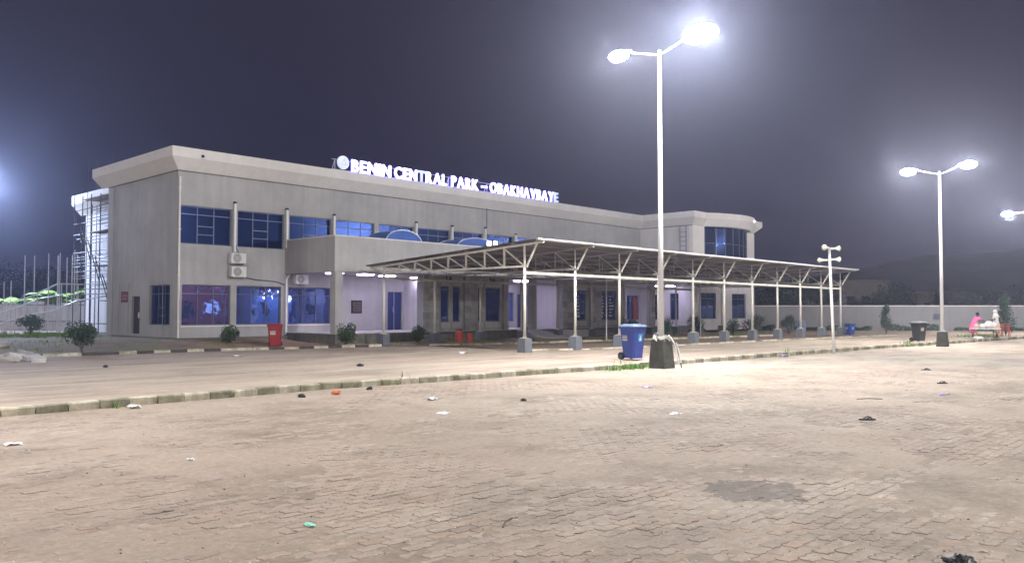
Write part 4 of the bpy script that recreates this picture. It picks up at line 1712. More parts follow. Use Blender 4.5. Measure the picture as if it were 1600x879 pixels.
street_lamp('lamp behind the terminal beyond the picture edge, lighting the white wing', 15.2, 60.0, 9.6, A2, ('led_blue', 'led_blue'))
street_lamp('added lamp beyond the lawn out of the picture, brightening the short side of the terminal', -12.0, 44.0, 9.3, A2, ('led', 'led'))  # added out of view to brighten the side wall and lawn

# ================================================================ WHEELIE BINS
def bin_(name, label, x, y, z, rz, body, lid, stickers=True, s=1.0, w=.60, d=.72, h=1.0, teal=True):
    t = thing(name, label, 'bin', (0, 0, 0), 'wheelie bins around the yard')
    W[t.name] = Vector((0, 0, 0))

    def ring(k, zz, sh=0.0):
        a, b = w / 2 * k, d / 2 * k
        c = .05
        pts = [(-a + c, -b), (a - c, -b), (a, -b + c), (a, b - c), (a - c, b), (-a + c, b), (-a, b - c), (-a, -b + c)]
        return [(p[0], p[1] + sh, zz) for p in pts]
    mb = MB()
    mb.loft([ring(.74, .05), ring(.78, .22), ring(.86, .52), ring(.95, h * .88), ring(.955, h * .90), ring(1.03, h * .905), ring(1.03, h * .95), ring(.98, h * .955)])
    mb.build('body', M[body], t)
    mb = MB()
    mb.loft([ring(1.06, h * .957), ring(1.10, h * .975), ring(1.02, h * 1.01), ring(.6, h * 1.045), ring(.2, h * 1.05)])
    l = mb.build('lid', M[lid], t)
    mb = MB(); mb.tube([(-w * .36, d * .60, h * .95), (w * .36, d * .60, h * .95)], .022, 7)
    for q in (-.3, 0, .3):
        mb.bar((w * q, d * .5, h * .94), (w * q, d * .60, h * .95), .03)
    mb.build('handle', M[body], t)
    for sx in (-1, 1):
        mb = MB()
        mb.tube([(sx * (w * .36), d * .40, .11), (sx * (w * .36 + .06), d * .40, .11)], .11, 14)
        wl = mb.build('wheel', M['rubber'], t)
        mb = MB()
        mb.tube([(sx * (w * .36 + .061), d * .40, .11), (sx * (w * .36 + .07), d * .40, .11)], .05, 10)
        mb.build('hub', M[body], wl)
    for q in (-.3, -.1, .1, .3):
        pass
    if stickers:
        # tilted with the tapered sides
        mb = MB()
        yf = -d / 2 * .885
        mb.add([(-w * .32, yf - .012, .56), (w * .05, yf - .012, .56), (w * .05, yf - .030, .72), (-w * .32, yf - .030, .72)], [(0, 1, 2, 3)])
        st = mb.build('sticker', M['sticker'], t)
        mb = MB()
        rr = random.Random(8)
        for k in range(2):
            zz = .60 + k * .07
            xx = -w * .29
            while xx < w * .02:
                l_ = rr.uniform(.012, .03)
                yq = yf - .014 - (zz - .56) * .115
                mb.add([(xx, yq - .003, zz), (xx + l_, yq - .003, zz), (xx + l_, yq - .008, zz + .04), (xx, yq - .008, zz + .04)], [(0, 1, 2, 3)])
                xx += l_ + .012
        mb.build('sticker_print', M['sticker_print'], st)
        if teal:
            # the pale label sits on the side face, the teal one on the front
            q = (d / w)
            for o_ in (st, st.children[0]):
                o_.data.transform(Matrix.Rotation(R(-90), 4, 'Z') @ Matrix.Translation((0, d / 2 * .885 - w / 2 * .885, 0)))
            mb = MB()
            mb.add([(-w * .16, yf - .012, .53), (w * .14, yf - .012, .53), (w * .14, yf - .036, .76), (-w * .16, yf - .036, .76)], [(0, 1, 2, 3)])
            st2 = mb.build('sticker', M['sticker_teal'], t)
            mb = MB()
            mb.add([(-w * .09, yf - .019, .57), (w * .08, yf - .019, .57), (0, yf - .038, .73)], [(0, 1, 2)])
            mb.build('sticker_print', M['white'], st2)
    t.location = (x, y, z)
    t.rotation_euler.z = rz
    t.scale = (s, s, s)
    return t


VA = YAW - R(90)   # facing the camera
bin_('wheelie_bin', 'large blue wheelie bin with pale lid beside the black lamp block', 21.6, 15.0, LZ + .01, VA + R(38), 'bin_blue', 'lid_blue', s=1.07, w=.54, d=.64)
bin_('wheelie_bin', 'black wheelie bin with grey lid near the second street lamp', 44.07, 13.35, LZ + .01, VA + R(20), 'bin_black', 'lid_grey', s=.98, w=.54, d=.64, teal=False)
bin_('wheelie_bin', 'red wheelie bin on the lawn beside the grey terminal wall', 18.3, 30.6, LZ + .05, VA + R(14), 'bin_red', 'bin_red', s=.93, w=.64, teal=False)
bin_('wheelie_bin', 'small blue bin beside the last canopy post', 53.4, 20.3, LZ, VA + R(22), 'bin_blue', 'bin_blue', s=.72, w=.66)
bin_('wheelie_bin', 'small dark blue bin on the platform edge by the portico gap', 32.9, 29.9, LZ + .02, VA, 'bin_blue', 'bin_blue', s=.66, stickers=False)


def drum(label, x, y, z, r, h, m, lidm, name='plastic_drum', cat='drum'):
    t = thing(name, label, cat, (x, y, z))
    n = 14
    mb = MB()
    mb.loft([[(x + math.cos(2 * math.pi * i / n) * r * k, y + math.sin(2 * math.pi * i / n) * r * k, z + h * q) for i in range(n)] for k, q in ((.86, 0), (.9, .05), (1.0, .3), (1.03, .33), (1.0, .36), (1, .7), (1.03, .73), (1, .76), (.93, .97), (.9, 1))])
    mb.build('body', M[m], t, smooth=False)
    mb = MB()
    mb.tube([(x, y, z + h + .001), (x, y, z + h + .05)], r * .95, 14)
    mb.build('lid', M[lidm], t)
    return t


drum('taller red plastic drum with black lid near the steps', 26.7, 28.4, LZ + .02, .19, .62, 'red_plastic', 'black')
drum('shorter red plastic drum standing against the taller one', 27.15, 28.15, LZ + .02, .15, .42, 'red_plastic', 'red_plastic')
drum('pale green drum beside the shrub under the canopy end', 52.2, 23.0, LZ + .02, .28, .85, 'lid_blue', 'lid_grey')

# ================================================================ LOUDSPEAKER POLE
sx, sy = 32.4, 12.95
t = thing('loudspeaker_pole', 'slim leaning white pole carrying four cream horn loudspeakers', 'pole', (sx, sy, 0))
mb = MB(); mb.tube([(sx, sy, -.1), (sx - .10, sy + .10, 4.15)], [.062, .05], 12); mb.build('pole', M['pole'], t, smooth=True)


def horn(label_z, dirx, diry, z, px, py, s=1.0):
    d = Vector((dirx, diry, 0)).normalized()
    o = Vector((px, py, z)) + d * .06
    mb = MB()
    n = 14
    u = Vector((0, 0, 1)); r_ = d.cross(u)
    rings = []
    for q, rad in ((0, .055), (.10, .06), (.16, .05), (.20, .05), (.32, .085), (.42, .14), (.47, .165), (.475, .17)):
        c = o + d * q * s
        rings.append([c + (r_ * math.cos(2 * math.pi * i / n) + u * math.sin(2 * math.pi * i / n)) * rad * s for i in range(n)])
    mb.loft(rings, cap=True)
    h = mb.build('horn', M['beige_horn'], t, smooth=True)
    mb = MB()
    c = o + d * .478 * s
    mb.loft([[c + (r_ * math.cos(2 * math.pi * i / n) + u * math.sin(2 * math.pi * i / n)) * rad * s + d * e for i in range(n)] for rad, e in ((.12, .0), (.119, .006), (.03, .05))])
    mb.build('horn_core', M['sticker'], h, smooth=True)


vr = Vector((math.sin(YAW), -math.cos(YAW), 0)); vf = Vector((math.cos(YAW), math.sin(YAW), 0))
cx_, cy_ = sx - .10, sy + .10
for z, sgn, toward in ((4.16, -1, -.9), (4.13, 1, -.5), (3.68, -1, .35), (3.70, 1, -.35)):
    dd = vr * sgn + vf * toward
    horn(z, dd.x, dd.y, z, cx_, cy_, .70)
mb = MB(); mb.bar((cx_ - vr.x * .07, cy_ - vr.y * .07, 4.15), (cx_ + vr.x * .07, cy_ + vr.y * .07, 4.15), .04)
mb.bar((cx_ - vr.x * .07, cy_ - vr.y * .07, 3.69), (cx_ + vr.x * .07, cy_ + vr.y * .07, 3.69), .04)
mb.build('bracket', M['galv'], t)

# ================================================================ SCAFFOLD, FENCE, POLES
t = thing('scaffold', 'dense steel scaffold tower standing against the white rear wing', 'scaffold', (17.4, 46.5, .3))
mbn = 0
rg = random.Random(77)
for xr in (17.2, 18.15):
    for y in (44.0, 45.3, 46.6, 47.9, 49.2, 50.4):
        mb = MB(); mb.tube([(xr, y, .1), (xr, y + rg.uniform(-.05, .05), rg.uniform(7.7, 8.4))], .03, 6); mb.build('standard', M['scaf'], t)
z = 2.9
while z < 8.2:
    for xr in (17.2, 18.15):
        if rg.random() < .85:
            mb = MB(); mb.tube([(xr, 43.8 + rg.uniform(0, .3), z + rg.uniform(-.05, .05)), (xr, 50.6 - rg.uniform(0, 2.2 if z > 5 else .2), z + rg.uniform(-.05, .05))], .028, 6); mb.build('ledger', M['scaf'], t)
    z += rg.uniform(.15, .26)
for z in (1.0, 2.6):
    mb = MB(); mb.tube([(17.2, 43.8, z), (17.2, 50.8, z)], .035, 6); mb.build('ledger', M['scaf'], t)
for k in range(5):
    mb = MB(); mb.tube([(17.15, 44 + k * 1.2, 1.2 + k), (17.15, 46 + k * 1.1, 3.6 + k)], .028, 6); mb.build('brace', M['scaf'], t)
for k in range(4):
    mb = MB(); mb.box(17.25, 18.1, 44.2 + k * .3, 46.8 + k * .8, 2.2 + k * 1.9, 2.25 + k * 1.9); mb.build('plank', M['wood'], t)
for px, tp, lb in ((133, 255, 'tall thin mast nearest the picture edge rising above the white wing'), (148, 248, 'tall thin mast in the middle above the white wing'), (172, 236, 'tallest thin mast rising behind the roof corner')):
    x, y, _ = far_pt(px, 47.5, 0)
    zt = CAM_H + (486 - tp) * 47.5 / FOC
    mb = MB(); mb.tube([(x, y, .1), (x + .05, y, zt)], [.035, .014], 6)
    tag(mb.build('mast', M['scaf'], None, origin=(x, y, .1)), lb, 'mast', 'thin masts beside the terminal')
for i, (px, tp) in enumerate(((6, 440), (17, 438), (38, 397), (53, 399), (75, 395), (90, 397), (93, 395), (104, 401), (112, 396), (116, 390), (120, 396))):
    x, y, _ = far_pt(px, 46.5 + (i % 3) * .5, 0)
    zt = CAM_H + (486 - tp) * 46.5 / FOC
    words_ = ['shortest bare pole, nearest the picture edge', 'second short bare pole from the picture edge', 'first tall bare pole in front of the iron fence', 'second tall bare pole in front of the iron fence', 'third tall bare pole, standing alone mid fence', 'thick bare pole, one of a touching pair', 'slightly taller bare pole of the touching pair', 'bare pole midway between the pair and the scaffold', 'bare pole fourth from the scaffold, in the tight cluster', 'tallest bare pole in the tight cluster by the scaffold', 'bare pole closest to the scaffold']
    mb = MB(); mb.tube([(x, y, .1), (x, y, zt)], .045 if i == 5 else .03, 6)
    tag(mb.build('fence_pole', M['galv'], None, origin=(x, y, .1)), words_[i], 'pole', 'bare poles in front of the iron fence')
# iron sheet fence
t = thing('iron_fence', 'pale corrugated iron sheet fence behind the lawn', 'fence', far_pt(80, 50.5, .3))
for k in range(14):
    a = Vector(far_pt(-190 + k * 26, 50.5, .25)); b = Vector(far_pt(-190 + (k + 1) * 26 - .6, 50.5, .25))
    d = (b - a)
    n = 14
    nn = Vector((d.y, -d.x, 0)).normalized()
    h = 1.9 + .12 * math.sin(k * 2.3)
    vs = []
    for i in range(n + 1):
        p = a + d * (i / n) + nn * (.03 if i % 2 else 0)
        vs += [p, p + Vector((0, 0, h)), p - nn * .006, p - nn * .006 + Vector((0, 0, h))]
    fs = []
    for i in range(n):
        q = i * 4
        fs += [(q, q + 4, q + 5, q + 1), (q + 2, q + 3, q + 7, q + 6), (q + 1, q + 5, q + 7, q + 3)]
    mb = MB(); mb.add(vs, fs); mb.build('fence_panel', M['corrugated'], t)
for zz in (.75, 1.75):
    mb = MB(); mb.tube([far_pt(-150, 50.2, zz + .3), far_pt(165, 50.2, zz + .3)], .03, 6); mb.build('rail', M['scaf'], t)
# sloping handrail / stacked pipes at the left edge
t = thing('pipe_handrail', 'sloping galvanised pipe handrails climbing from the picture edge towards the scaffold', 'handrail', far_pt(30, 44, .3))
hr = [[(-60, 497), (0, 477), (48, 463), (90, 443), (130, 444)], [(-60, 520), (0, 488), (30, 479), (62, 466), (100, 460)], [(-60, 530), (0, 506), (40, 492), (80, 486), (120, 470), (165, 462)]]
for r_ in hr:
    mb = MB(); mb.tube([far_pt(px, 44, CAM_H + (486 - py) * 44 / FOC) for px, py in r_], .035, 6); mb.build('rail', M['galv'], t)
for px in (-30, -8, 10, 24, 40, 58, 76, 96, 122):
    top = interp([(-60, 497), (0, 477), (48, 463), (90, 443), (130, 444)], px)
    mb = MB(); mb.tube([far_pt(px, 44, .2), far_pt(px, 44, CAM_H + (486 - top) * 44 / FOC)], .025, 6); mb.build('baluster', M['galv'], t)
# rubble blocks near the left edge
rb_lab = ['largest pale rubble block by the far kerb end', 'flat pale rubble slab behind the far kerb', 'broken white block beside the first lawn shrub', 'small tilted block among the rubble', 'pale slab leaning at the picture edge', 'short broken kerb piece lying on the soil', 'low grey slab closest to the painted kerb', 'squared white block at the fence foot', 'chipped block on top of the rubble line']
for i, (px, py, w_) in enumerate(((8, 550, .5), (24, 551, .45), (52, 552, .4), (40, 547, .35), (2, 528, .5), (62, 555, .4), (18, 554, .4), (12, 520, .5), (4, 543, .4))):
    dep = 1.42 / ((py - 486) / FOC) * .93
    x, y, _ = far_pt(px, dep, 0)
    b = bmesh.new(); bmesh.ops.create_cube(b, size=1)
    for v in b.verts:
        v.co = Vector((v.co.x * w_ + rg.uniform(-.05, .05), v.co.y * .35 + rg.uniform(-.05, .05), v.co.z * .2 + rg.uniform(-.03, .03)))
    me = bpy.data.meshes.new('rubble_block'); b.to_mesh(me); b.free(); me.materials.append(M['floor_tile'])
    o = link('rubble_block', me, None, (x, y, max(LZ + .05, lawn_z(x, y) + .04)))
    o.rotation_euler = (rg.uniform(-.2, .2), rg.uniform(-.2, .2), rg.uniform(-1, .3))
    tag(o, rb_lab[i], 'rubble', 'rubble blocks by the lawn')

# ================================================================ BOUNDARY WALL AND HOUSES
t = thing('boundary_wall', 'long grey rendered boundary wall closing the yard', 'wall', far_pt(1400, 66.2, 0))
pts = [(61.0, 31.4), far_pt(1260, 66.2, 0)[:2], far_pt(1420, 66.2, 0)[:2], far_pt(1600, 66.2, 0)[:2], far_pt(1900, 66.2, 0)[:2]]
for k in range(4):
    a, b = pts[k], pts[k + 1]
    mb = MB()
    mb.bar((a[0], a[1], 1.05), (b[0], b[1], 1.05), .2, 2.0)
    mb.build('wall_panel', M['boundary'], t)
    mb = MB()
    mb.bar((a[0], a[1], 2.09), (b[0], b[1], 2.09), .28, .07)
    mb.build('coping', M['cornice'], t)
mb = MB()
x, y, _ = far_pt(1464, 66.0, 0)
mb.bar((x - .2, y + .2, 1.25), (x + .2, y - .2, 1.25), .04, .4)
mb.build('wall_patch', M['frame'], t)
# dark hedge of low plants at the foot of the wall
mb = MB()
rg = random.Random(90)
for _ in range(3500):
    px = rg.uniform(1190, 1640)
    if fn((px * .02, 0), 1, 3) < -.35:
        continue
    dd = 65.2 - abs(rg.gauss(0, .3))
    p = Vector(far_pt(px, dd, rg.uniform(.1, .42 + .25 * fn((px * .05, 1), 1, 5))))
    a = rg.uniform(0, 6.28)
    s1 = .10
    mb.add([p, p + Vector((math.cos(a) * s1, math.sin(a) * s1, .06)), p + Vector((0, 0, .13))], [(0, 1, 2)])
mb.build('ground_cover', M['leaf2'], kind='stuff')


def house(label, px0, px1, depth, topy, dcols, seed):
    a = Vector(far_pt(px0, depth, 0)); b = Vector(far_pt(px1, depth, 0))
    h = CAM_H + (486 - topy) * depth / FOC
    t = thing('house', label, 'house', a, 'houses beyond the boundary wall')
    d = (b - a); L_ = d.length; d.normalize()
    n = Vector((d.y, -d.x, 0))
    if n.dot(-a) < 0:
        n = -n
    mb = MB()
    back = -n * 7
    vs = [a, b, b + back, a + back]
    mb.add([tuple(v) for v in vs] + [tuple(v + Vector((0, 0, h))) for v in vs], [(0, 1, 5, 4), (1, 2, 6, 5), (2, 3, 7, 6), (3, 0, 4, 7), (4, 5, 6, 7)])
    mb.build('wall', M['house'], t)
    mb = MB()
    c0, c1 = a - d * .4 + n * .4, b + d * .4 + n * .4
    e0, e1 = a - d * .4 + back - n * .4, b + d * .4 + back - n * .4
    up_ = Vector((0, 0, h + .01)); rd = Vector((0, 0, h + .25))
    r0, r1 = (c0 + e0) / 2 + d * 1.5, (c1 + e1) / 2 - d * 1.5
    mb.add([c0 + up_, c1 + up_, e1 + up_, e0 + up_, r0 + rd, r1 + rd], [(0, 1, 5, 4), (1, 2, 5), (2, 3, 4, 5), (3, 0, 4), (3, 2, 1, 0)])
    mb.build('roof', M['rust_roof'], t)
    for k in range(dcols):
        u = (k + .5) / dcols
        p = a + d * L_ * u + n * .03
        mb = MB(); mb.bar(p - d * .5 + Vector((0, 0, h * .55)), p + d * .5 + Vector((0, 0, h * .55)), .06, 1.1)
        w = mb.build('window', M['frame'], t)
        mb = MB(); mb.bar(p - d * .44 + n * .032 + Vector((0, 0, h * .55)), p + d * .44 + n * .032 + Vector((0, 0, h * .55)), .01, .98)
        mb.build('pane', M['dark_glass'], w)
    return t


house('wide beige house with dark windows showing above the boundary wall', 1318, 1388, 98, 438, 3, 1)
house('low beige house beyond the wall near the second street lamp', 1414, 1460, 104, 457, 2, 2)
house('small pale house beyond the wall above the vendors', 1560, 1590, 108, 464, 1, 3)

# buildings behind the camera (seen in the window glass)
def back_building(label, x0, x1, y0, y1, h, m):
    t = thing('shop_building', label, 'building', (x0, y0, 0))
    mb = MB(); mb.box(x0, x1, y0, y1, -.1, h); mb.build('wall', M[m], t)
    mb = MB(); mb.box(x0 - .4, x1 + .4, y0 - .4, y1 + .4, h + .001, h + .25); mb.build('roof', M['rust_roof'], t)
    n = int((x1 - x0) / 3)
    for k in range(2):
        x = x0 + (x1 - x0) * (.25 + .5 * k)
        mb = MB(); mb.ellip((x, y1 + .7, h - .25), (.12, .12, .10), 8, 5); mb.build('added_wall_light', M['added_shop_light'], t)  # added bulbs, put in so the mirrored shops are lit
    for k in range(n):
        x = x0 + 1.5 + k * 3
        mb = MB(); mb.box(x - .6, x + .6, y1 + .002, y1 + .05, 1.2, 2.5); w = mb.build('window', M['frame'], t)
        mb = MB(); mb.box(x - .5, x + .5, y1 + .051, y1 + .06, 1.3, 2.4); mb.build('pane', M['lit_pane' if k % 3 == 1 else 'dark_glass'], w)


back_building('red walled shop behind the camera, mirrored in the terminal windows', 40, 47.5, -26, -18, 5.5, 'pink_house')
back_building('light blue shop behind the camera, mirrored in the terminal windows', 48.5, 54, -24, -16, 3.6, 'blue_house')
back_building('white shop behind the camera, mirrored in the terminal windows', 56, 68, -26, -18, 4.5, 'white_wall')

# ================================================================ PEOPLE AND THEIR STALL
def skin_body(name, pts, edges, radii, m, parent, root=0, sub=2):
    me = bpy.data.meshes.new(name)
    me.from_pydata(pts, edges, [])
    me.materials.append(m)
    o = link(name, me, parent)
    md = o.modifiers.new('skin', 'SKIN')
    md.use_smooth_shade = True
    for v, r_ in zip(me.skin_vertices[0].data, radii):
        v.radius = (r_, r_) if not isinstance(r_, tuple) else r_
    me.skin_vertices[0].data[root].use_root = True
    s_ = o.modifiers.new('sub', 'SUBSURF')
    s_.levels = s_.render_levels = sub
    return o


def person(label, loc, face, lean, pose, top, skirt, head_cover, H=1.58):
    """local frame: +x forward"""
    t = thing('person', label, 'person', (0, 0, 0))
    W[t.name] = Vector((0, 0, 0))
    hip = Vector((0, 0, .50 * H))
    sp = Vector((math.sin(lean), 0, math.cos(lean)))
    chest = hip + sp * .22 * H
    neck = hip + sp * .325 * H
    hd = neck + Vector((math.sin(lean * .7), 0, math.cos(lean * .7))) * .10 * H
    sh = hip + sp * .30 * H
    P = [hip, hip + sp * .10 * H, chest, sh, neck, hd, hd + Vector((.01, 0, .045 * H))]
    E = [(0, 1), (1, 2), (2, 3), (3, 4), (4, 5), (5, 6)]
    Rr = [(.12, .15), (.10, .135), (.11, .15), (.07, .10), .048, (.078, .07), (.06, .055)]

    def chain(start, pts, rs):
        prev = start
        for p, r_ in zip(pts, rs):
            P.append(Vector(p)); Rr.append(r_)
            E.append((prev, len(P) - 1)); prev = len(P) - 1
        return prev
    for s_ in (-1, 1):
        shd = sh + Vector((0, s_ * .17, -.01))
        el, wr = pose[0 if s_ < 0 else 1]
        el = shd + Vector(el); wr = el + Vector(wr)
        last = chain(3, [shd, shd + (el - shd) * .5, el, el + (wr - el) * .5, wr], [.05, .043, .038, .033, .025])
        dirv = (wr - el).normalized()
        side = dirv.cross(Vector((0, 0, 1))).normalized()
        palm = wr + dirv * .06
        pl = chain(last, [palm], [(.034, .016)])
        for q in (-.028, -.010, .010, .028):
            ln = .075 - abs(q) * .5
            chain(pl, [palm + side * q + dirv * .035, palm + side * q * 1.1 + dirv * (.035 + ln * .5) - Vector((0, 0, .008)), palm + side * q * 1.1 + dirv * (.03 + ln) - Vector((0, 0, .025))], [.010, .009, .008])
        chain(last, [wr + dirv * .03 + side * .035 * s_, wr + dirv * .065 + side * .055 * s_], [.011, .009])
        hp = Vector((0, s_ * .09, .47 * H))
        kn = Vector((.03 + .05 * s_ * .5, s_ * .10, .27 * H))
        an = Vector((-.02 + .05 * s_, s_ * .10, .045 * H))
        chain(0, [hp, (hp + kn) / 2, kn, (kn + an) / 2 + Vector((-.01, 0, .03)), an, an + Vector((.07, 0, -.045)), an + Vector((.16, 0, -.055))], [.085, .075, .056, .052, .036, .034, .022])
    skin_body('body', [tuple(p) for p in P], E, Rr, M['skin'], t)
    # face
    fw_ = Vector((1, 0, 0))
    fc = hd + Vector((0, 0, .01))
    mb = MB()
    for s_ in (-1, 1):
        mb.ellip(tuple(fc + Vector((.073, s_ * .028, .012))), (.010, .014, .008), 8, 5)
    mb.build('eyes', M['white'], t)
    mb = MB()
    mb.ellip(tuple(fc + Vector((.085, 0, -.012))), (.016, .012, .020), 8, 6)
    for s_ in (-1, 1):
        mb.ellip(tuple(fc + Vector((0, s_ * .075, -.002))), (.018, .009, .028), 8, 6)
    mb.ellip(tuple(fc + Vector((.070, 0, -.045))), (.012, .024, .008), 8, 5)
    mb.build('face_features', M['skin'], t)
    # clothes
    def ring(c, ax, ay, dirz, n=16, wob=0.0):
        dz = Vector(dirz).normalized()
        u = Vector((0, 1, 0))
        w = u.cross(dz).normalized()
        out = []
        for i in range(n):
            a = 2 * math.pi * i / n
            k = 1 + wob * math.sin(a * 5)
            out.append(Vector(c) + w * math.cos(a) * ax * k + u * math.sin(a) * ay * k)
        return out
    mb = MB()
    mb.loft([ring(hip - sp * .04, .155, .19, sp), ring(hip + sp * .10 * H, .135, .17, sp), ring(chest, .145, .185, sp), ring(sh, .115, .19, sp), ring(sh + sp * .035, .07, .10, sp)])
    tp = mb.build('top', M[top], t, smooth=True)
    mb = MB()
    for s_ in (-1, 1):
        shd = sh + Vector((0, s_ * .16, -.005))
        el, wr = pose[0 if s_ < 0 else 1]
        e = shd + Vector(el) * .75
        d = (e - shd).normalized()
        mb.tube([shd - d * .03, shd + d * .08, e], [.085, .078, .070], 10)
    mb.build('sleeves', M[top], tp, smooth=True)
    mb = MB()
    mb.loft([ring(hip + sp * .03, .15, .185, (0, 0, 1)), ring(hip - Vector((0, 0, .12)), .19, .23, (0, 0, 1), wob=.02), ring((.02, 0, .30 * H), .19, .23, (0, 0, 1), wob=.05), ring((.02, 0, .17 * H), .20, .24, (0, 0, 1), wob=.07)])
    mb.build('skirt', M[skirt], t, smooth=True)
    mb = MB()
    if head_cover == 'veil':
        mb.ellip(tuple(hd + Vector((-.015, 0, .02))), (.115, .108, .125), 12, 8)
        mb.loft([ring(neck + Vector((-.02, 0, .08)), .105, .10, (0, 0, 1)), ring(neck + Vector((-.03, 0, -.02)), .13, .17, (0, 0, 1), wob=.04), ring(chest + Vector((-.06, 0, .02)), .16, .21, (0, 0, 1), wob=.06)])
        mb.build('veil', M['white_cloth'], t, smooth=True)
    else:
        mb.ellip(tuple(hd + Vector((-.025, 0, .035))), (.095, .088, .090), 12, 8)
        mb.ellip(tuple(hd + Vector((-.09, 0, .06))), (.05, .05, .045), 10, 6)
        mb.build('hair', M['hair'], t, smooth=True)
    t.location = loc
    t.rotation_euler.z = face
    return t


p1 = far_pt(1519, 48.2, LZ)
p2 = far_pt(1556, 48.2, LZ)
rt = math.atan2(-math.cos(YAW), math.sin(YAW))     # heading: to the right in the picture
person('person in a bright pink dress bending forward over the low table', p1, rt, .55, [((.20, -.02, -.16), (.22, .03, -.05)), ((.18, .02, -.18), (.22, -.03, -.06))], 'pink', 'pink', 'hair', 1.55)
person('person in a white veil and cream wrap standing behind the heaped table', p2, rt + math.pi - .3, .12, [((.06, -.05, -.24), (.20, .05, -.06)), ((.08, .04, -.24), (.20, -.06, -.02))], 'white_cloth', 'cream_cloth', 'veil', 1.62)
tx, ty, _ = far_pt(1538, 47.6, 0)
t = thing('vendor_table', 'low wooden table heaped with white sacks between the two people', 'table', (tx, ty, LZ))
d = vr
mb = MB(); mb.bar(Vector((tx, ty, .66)) - d * .72, Vector((tx, ty, .66)) + d * .72, .7, .05); mb.build('table_top', M['white'], t)
for i in (-1, 1):
    for j in (-1, 1):
        p = Vector((tx, ty, 0)) + d * i * .64 + vf * j * .28
        mb = MB(); mb.bar((p.x, p.y, LZ), (p.x, p.y, .634), .05); mb.build('leg', M['wood'], t)
mb = MB(); mb.bar(Vector((tx, ty, .34)) - d * .62, Vector((tx, ty, .34)) + d * .62, .5, .03); mb.build('shelf', M['wood'], t)
for i, (u, s_, hh, lb, mm) in enumerate(((-.48, .18, .14, 'cream sack at the pink dressed end of the table', 'cream_cloth'), (-.12, .20, .13, 'flat white sack in the middle of the table', 'white_cloth'), (.22, .26, .21, 'plump white sack, highest on the table', 'white_cloth'), (.50, .17, .18, 'white bundle nearest the veiled person', 'white_cloth'))):
    c = Vector((tx, ty, .686 + hh)) + d * u
    mb = MB(); mb.ellip(tuple(c), (s_, s_ * .9, hh), 12, 8, jit=.10, rg=random.Random(i + 4))
    o = mb.build('sack', M[mm], None, origin=(c.x, c.y, .686), smooth=True)
    tag(o, lb, 'sack', 'sacks on the vendor table')
x, y, _ = far_pt(1570, 49.5, LZ)
t = thing('plastic_stool', 'tall stack of red plastic stools beside the conical cypress', 'stool', (x, y, LZ))
for k in range(3):
    mb = MB(); mb.box(x - .19, x + .19, y - .19, y + .19, LZ + .44 + k * .16, LZ + .47 + k * .16); st = mb.build('seat', M['red_plastic'], t)
for i in (-1, 1):
    for j in (-1, 1):
        mb = MB(); mb.bar((x + i * .20, y + j * .20, LZ), (x + i * .15, y + j * .15, LZ + .76), .045); mb.build('leg', M['red_plastic'], t)
x, y, _ = far_pt(1527, 46.0, LZ)
mb = MB(); mb.ellip((x, y, LZ + .06), (.35, .25, .09), 12, 6, jit=.15, rg=random.Random(9))
tag(mb.build('cloth_bundle', M['white_cloth'], None, origin=(x, y, LZ)), 'white cloth bundle on the ground before the vendor table', 'cloth')
# rag on the shrub
x, y, z = far_pt(1097, 49.5, 1.35)

# ================================================================ LITTER
def crumple(name, label, x, y, z, s, m, seed, flat=.35, cat='litter', group='litter on the yard paving'):
    rg = random.Random(seed)
    b = bmesh.new()
    bmesh.ops.create_grid(b, x_segments=5, y_segments=4, size=.5)
    for v in b.verts:
        v.co = Vector((v.co.x * s * 1.2 + rg.uniform(-.1, .1) * s, v.co.y * s * .7 + rg.uniform(-.1, .1) * s, rg.uniform(0.01, flat) * s))
    r_ = bmesh.ops.solidify(b, geom=b.faces[:], thickness=.003)
    me = bpy.data.meshes.new(name); b.to_mesh(me); b.free()
    me.materials.append(M[m])
    o = link(name, me, None, (x, y, z))
    o.rotation_euler.z = rg.uniform(0, 6.28)
    return tag(o, label, cat, group)


def bag(label, x, y, z, s, m, seed, group='litter on the yard paving'):
    rg = random.Random(seed)
    b = bmesh.new()
    bmesh.ops.create_icosphere(b, subdivisions=4, radius=s * .5)
    for v in b.verts:
        n = v.co.normalized()
        q = 1 + .55 * noise.noise(n * 1.7 + Vector((seed, 0, 0))) + .45 * abs(noise.noise(n * 4.5 + Vector((0, seed, 0)))) + .12 * noise.noise(n * 11)
        v.co = Vector((v.co.x * q * 1.35, v.co.y * q * .9, max(-.02 * s, v.co.z * q * .62 + .14 * s)))
    me = bpy.data.meshes.new('plastic_bag'); b.to_mesh(me); b.free()
    me.materials.append(M[m])
    o = link('plastic_bag', me, None, (x, y, z))
    o.rotation_euler.z = rg.uniform(0, 6.28)
    return tag(o, label, 'litter', group)


def sandal(label, x, y, z, rz):
    t = thing('sandal', label, 'sandal', (0, 0, 0), 'lost sandals on the yard paving')
    W[t.name] = Vector((0, 0, 0))
    n = 14
    mb = MB()
    rings = []
    for zz in (0.0, .02):
        rings.append([(math.cos(2 * math.pi * i / n) * .135, math.sin(2 * math.pi * i / n) * (.05 + .012 * math.cos(2 * math.pi * i / n)), zz) for i in range(n)])
    mb.loft(rings); mb.build('sole', M['black'], t)
    mb = MB()
    for s_ in (-1, 1):
        mb.tube([(.08, 0, .02), (.03, s_ * .035, .05), (-.04, s_ * .05, .018)], .009, 6)
    mb.build('strap', M['rubber'], t)
    t.location = (x, y, z); t.rotation_euler.z = rz
    return t


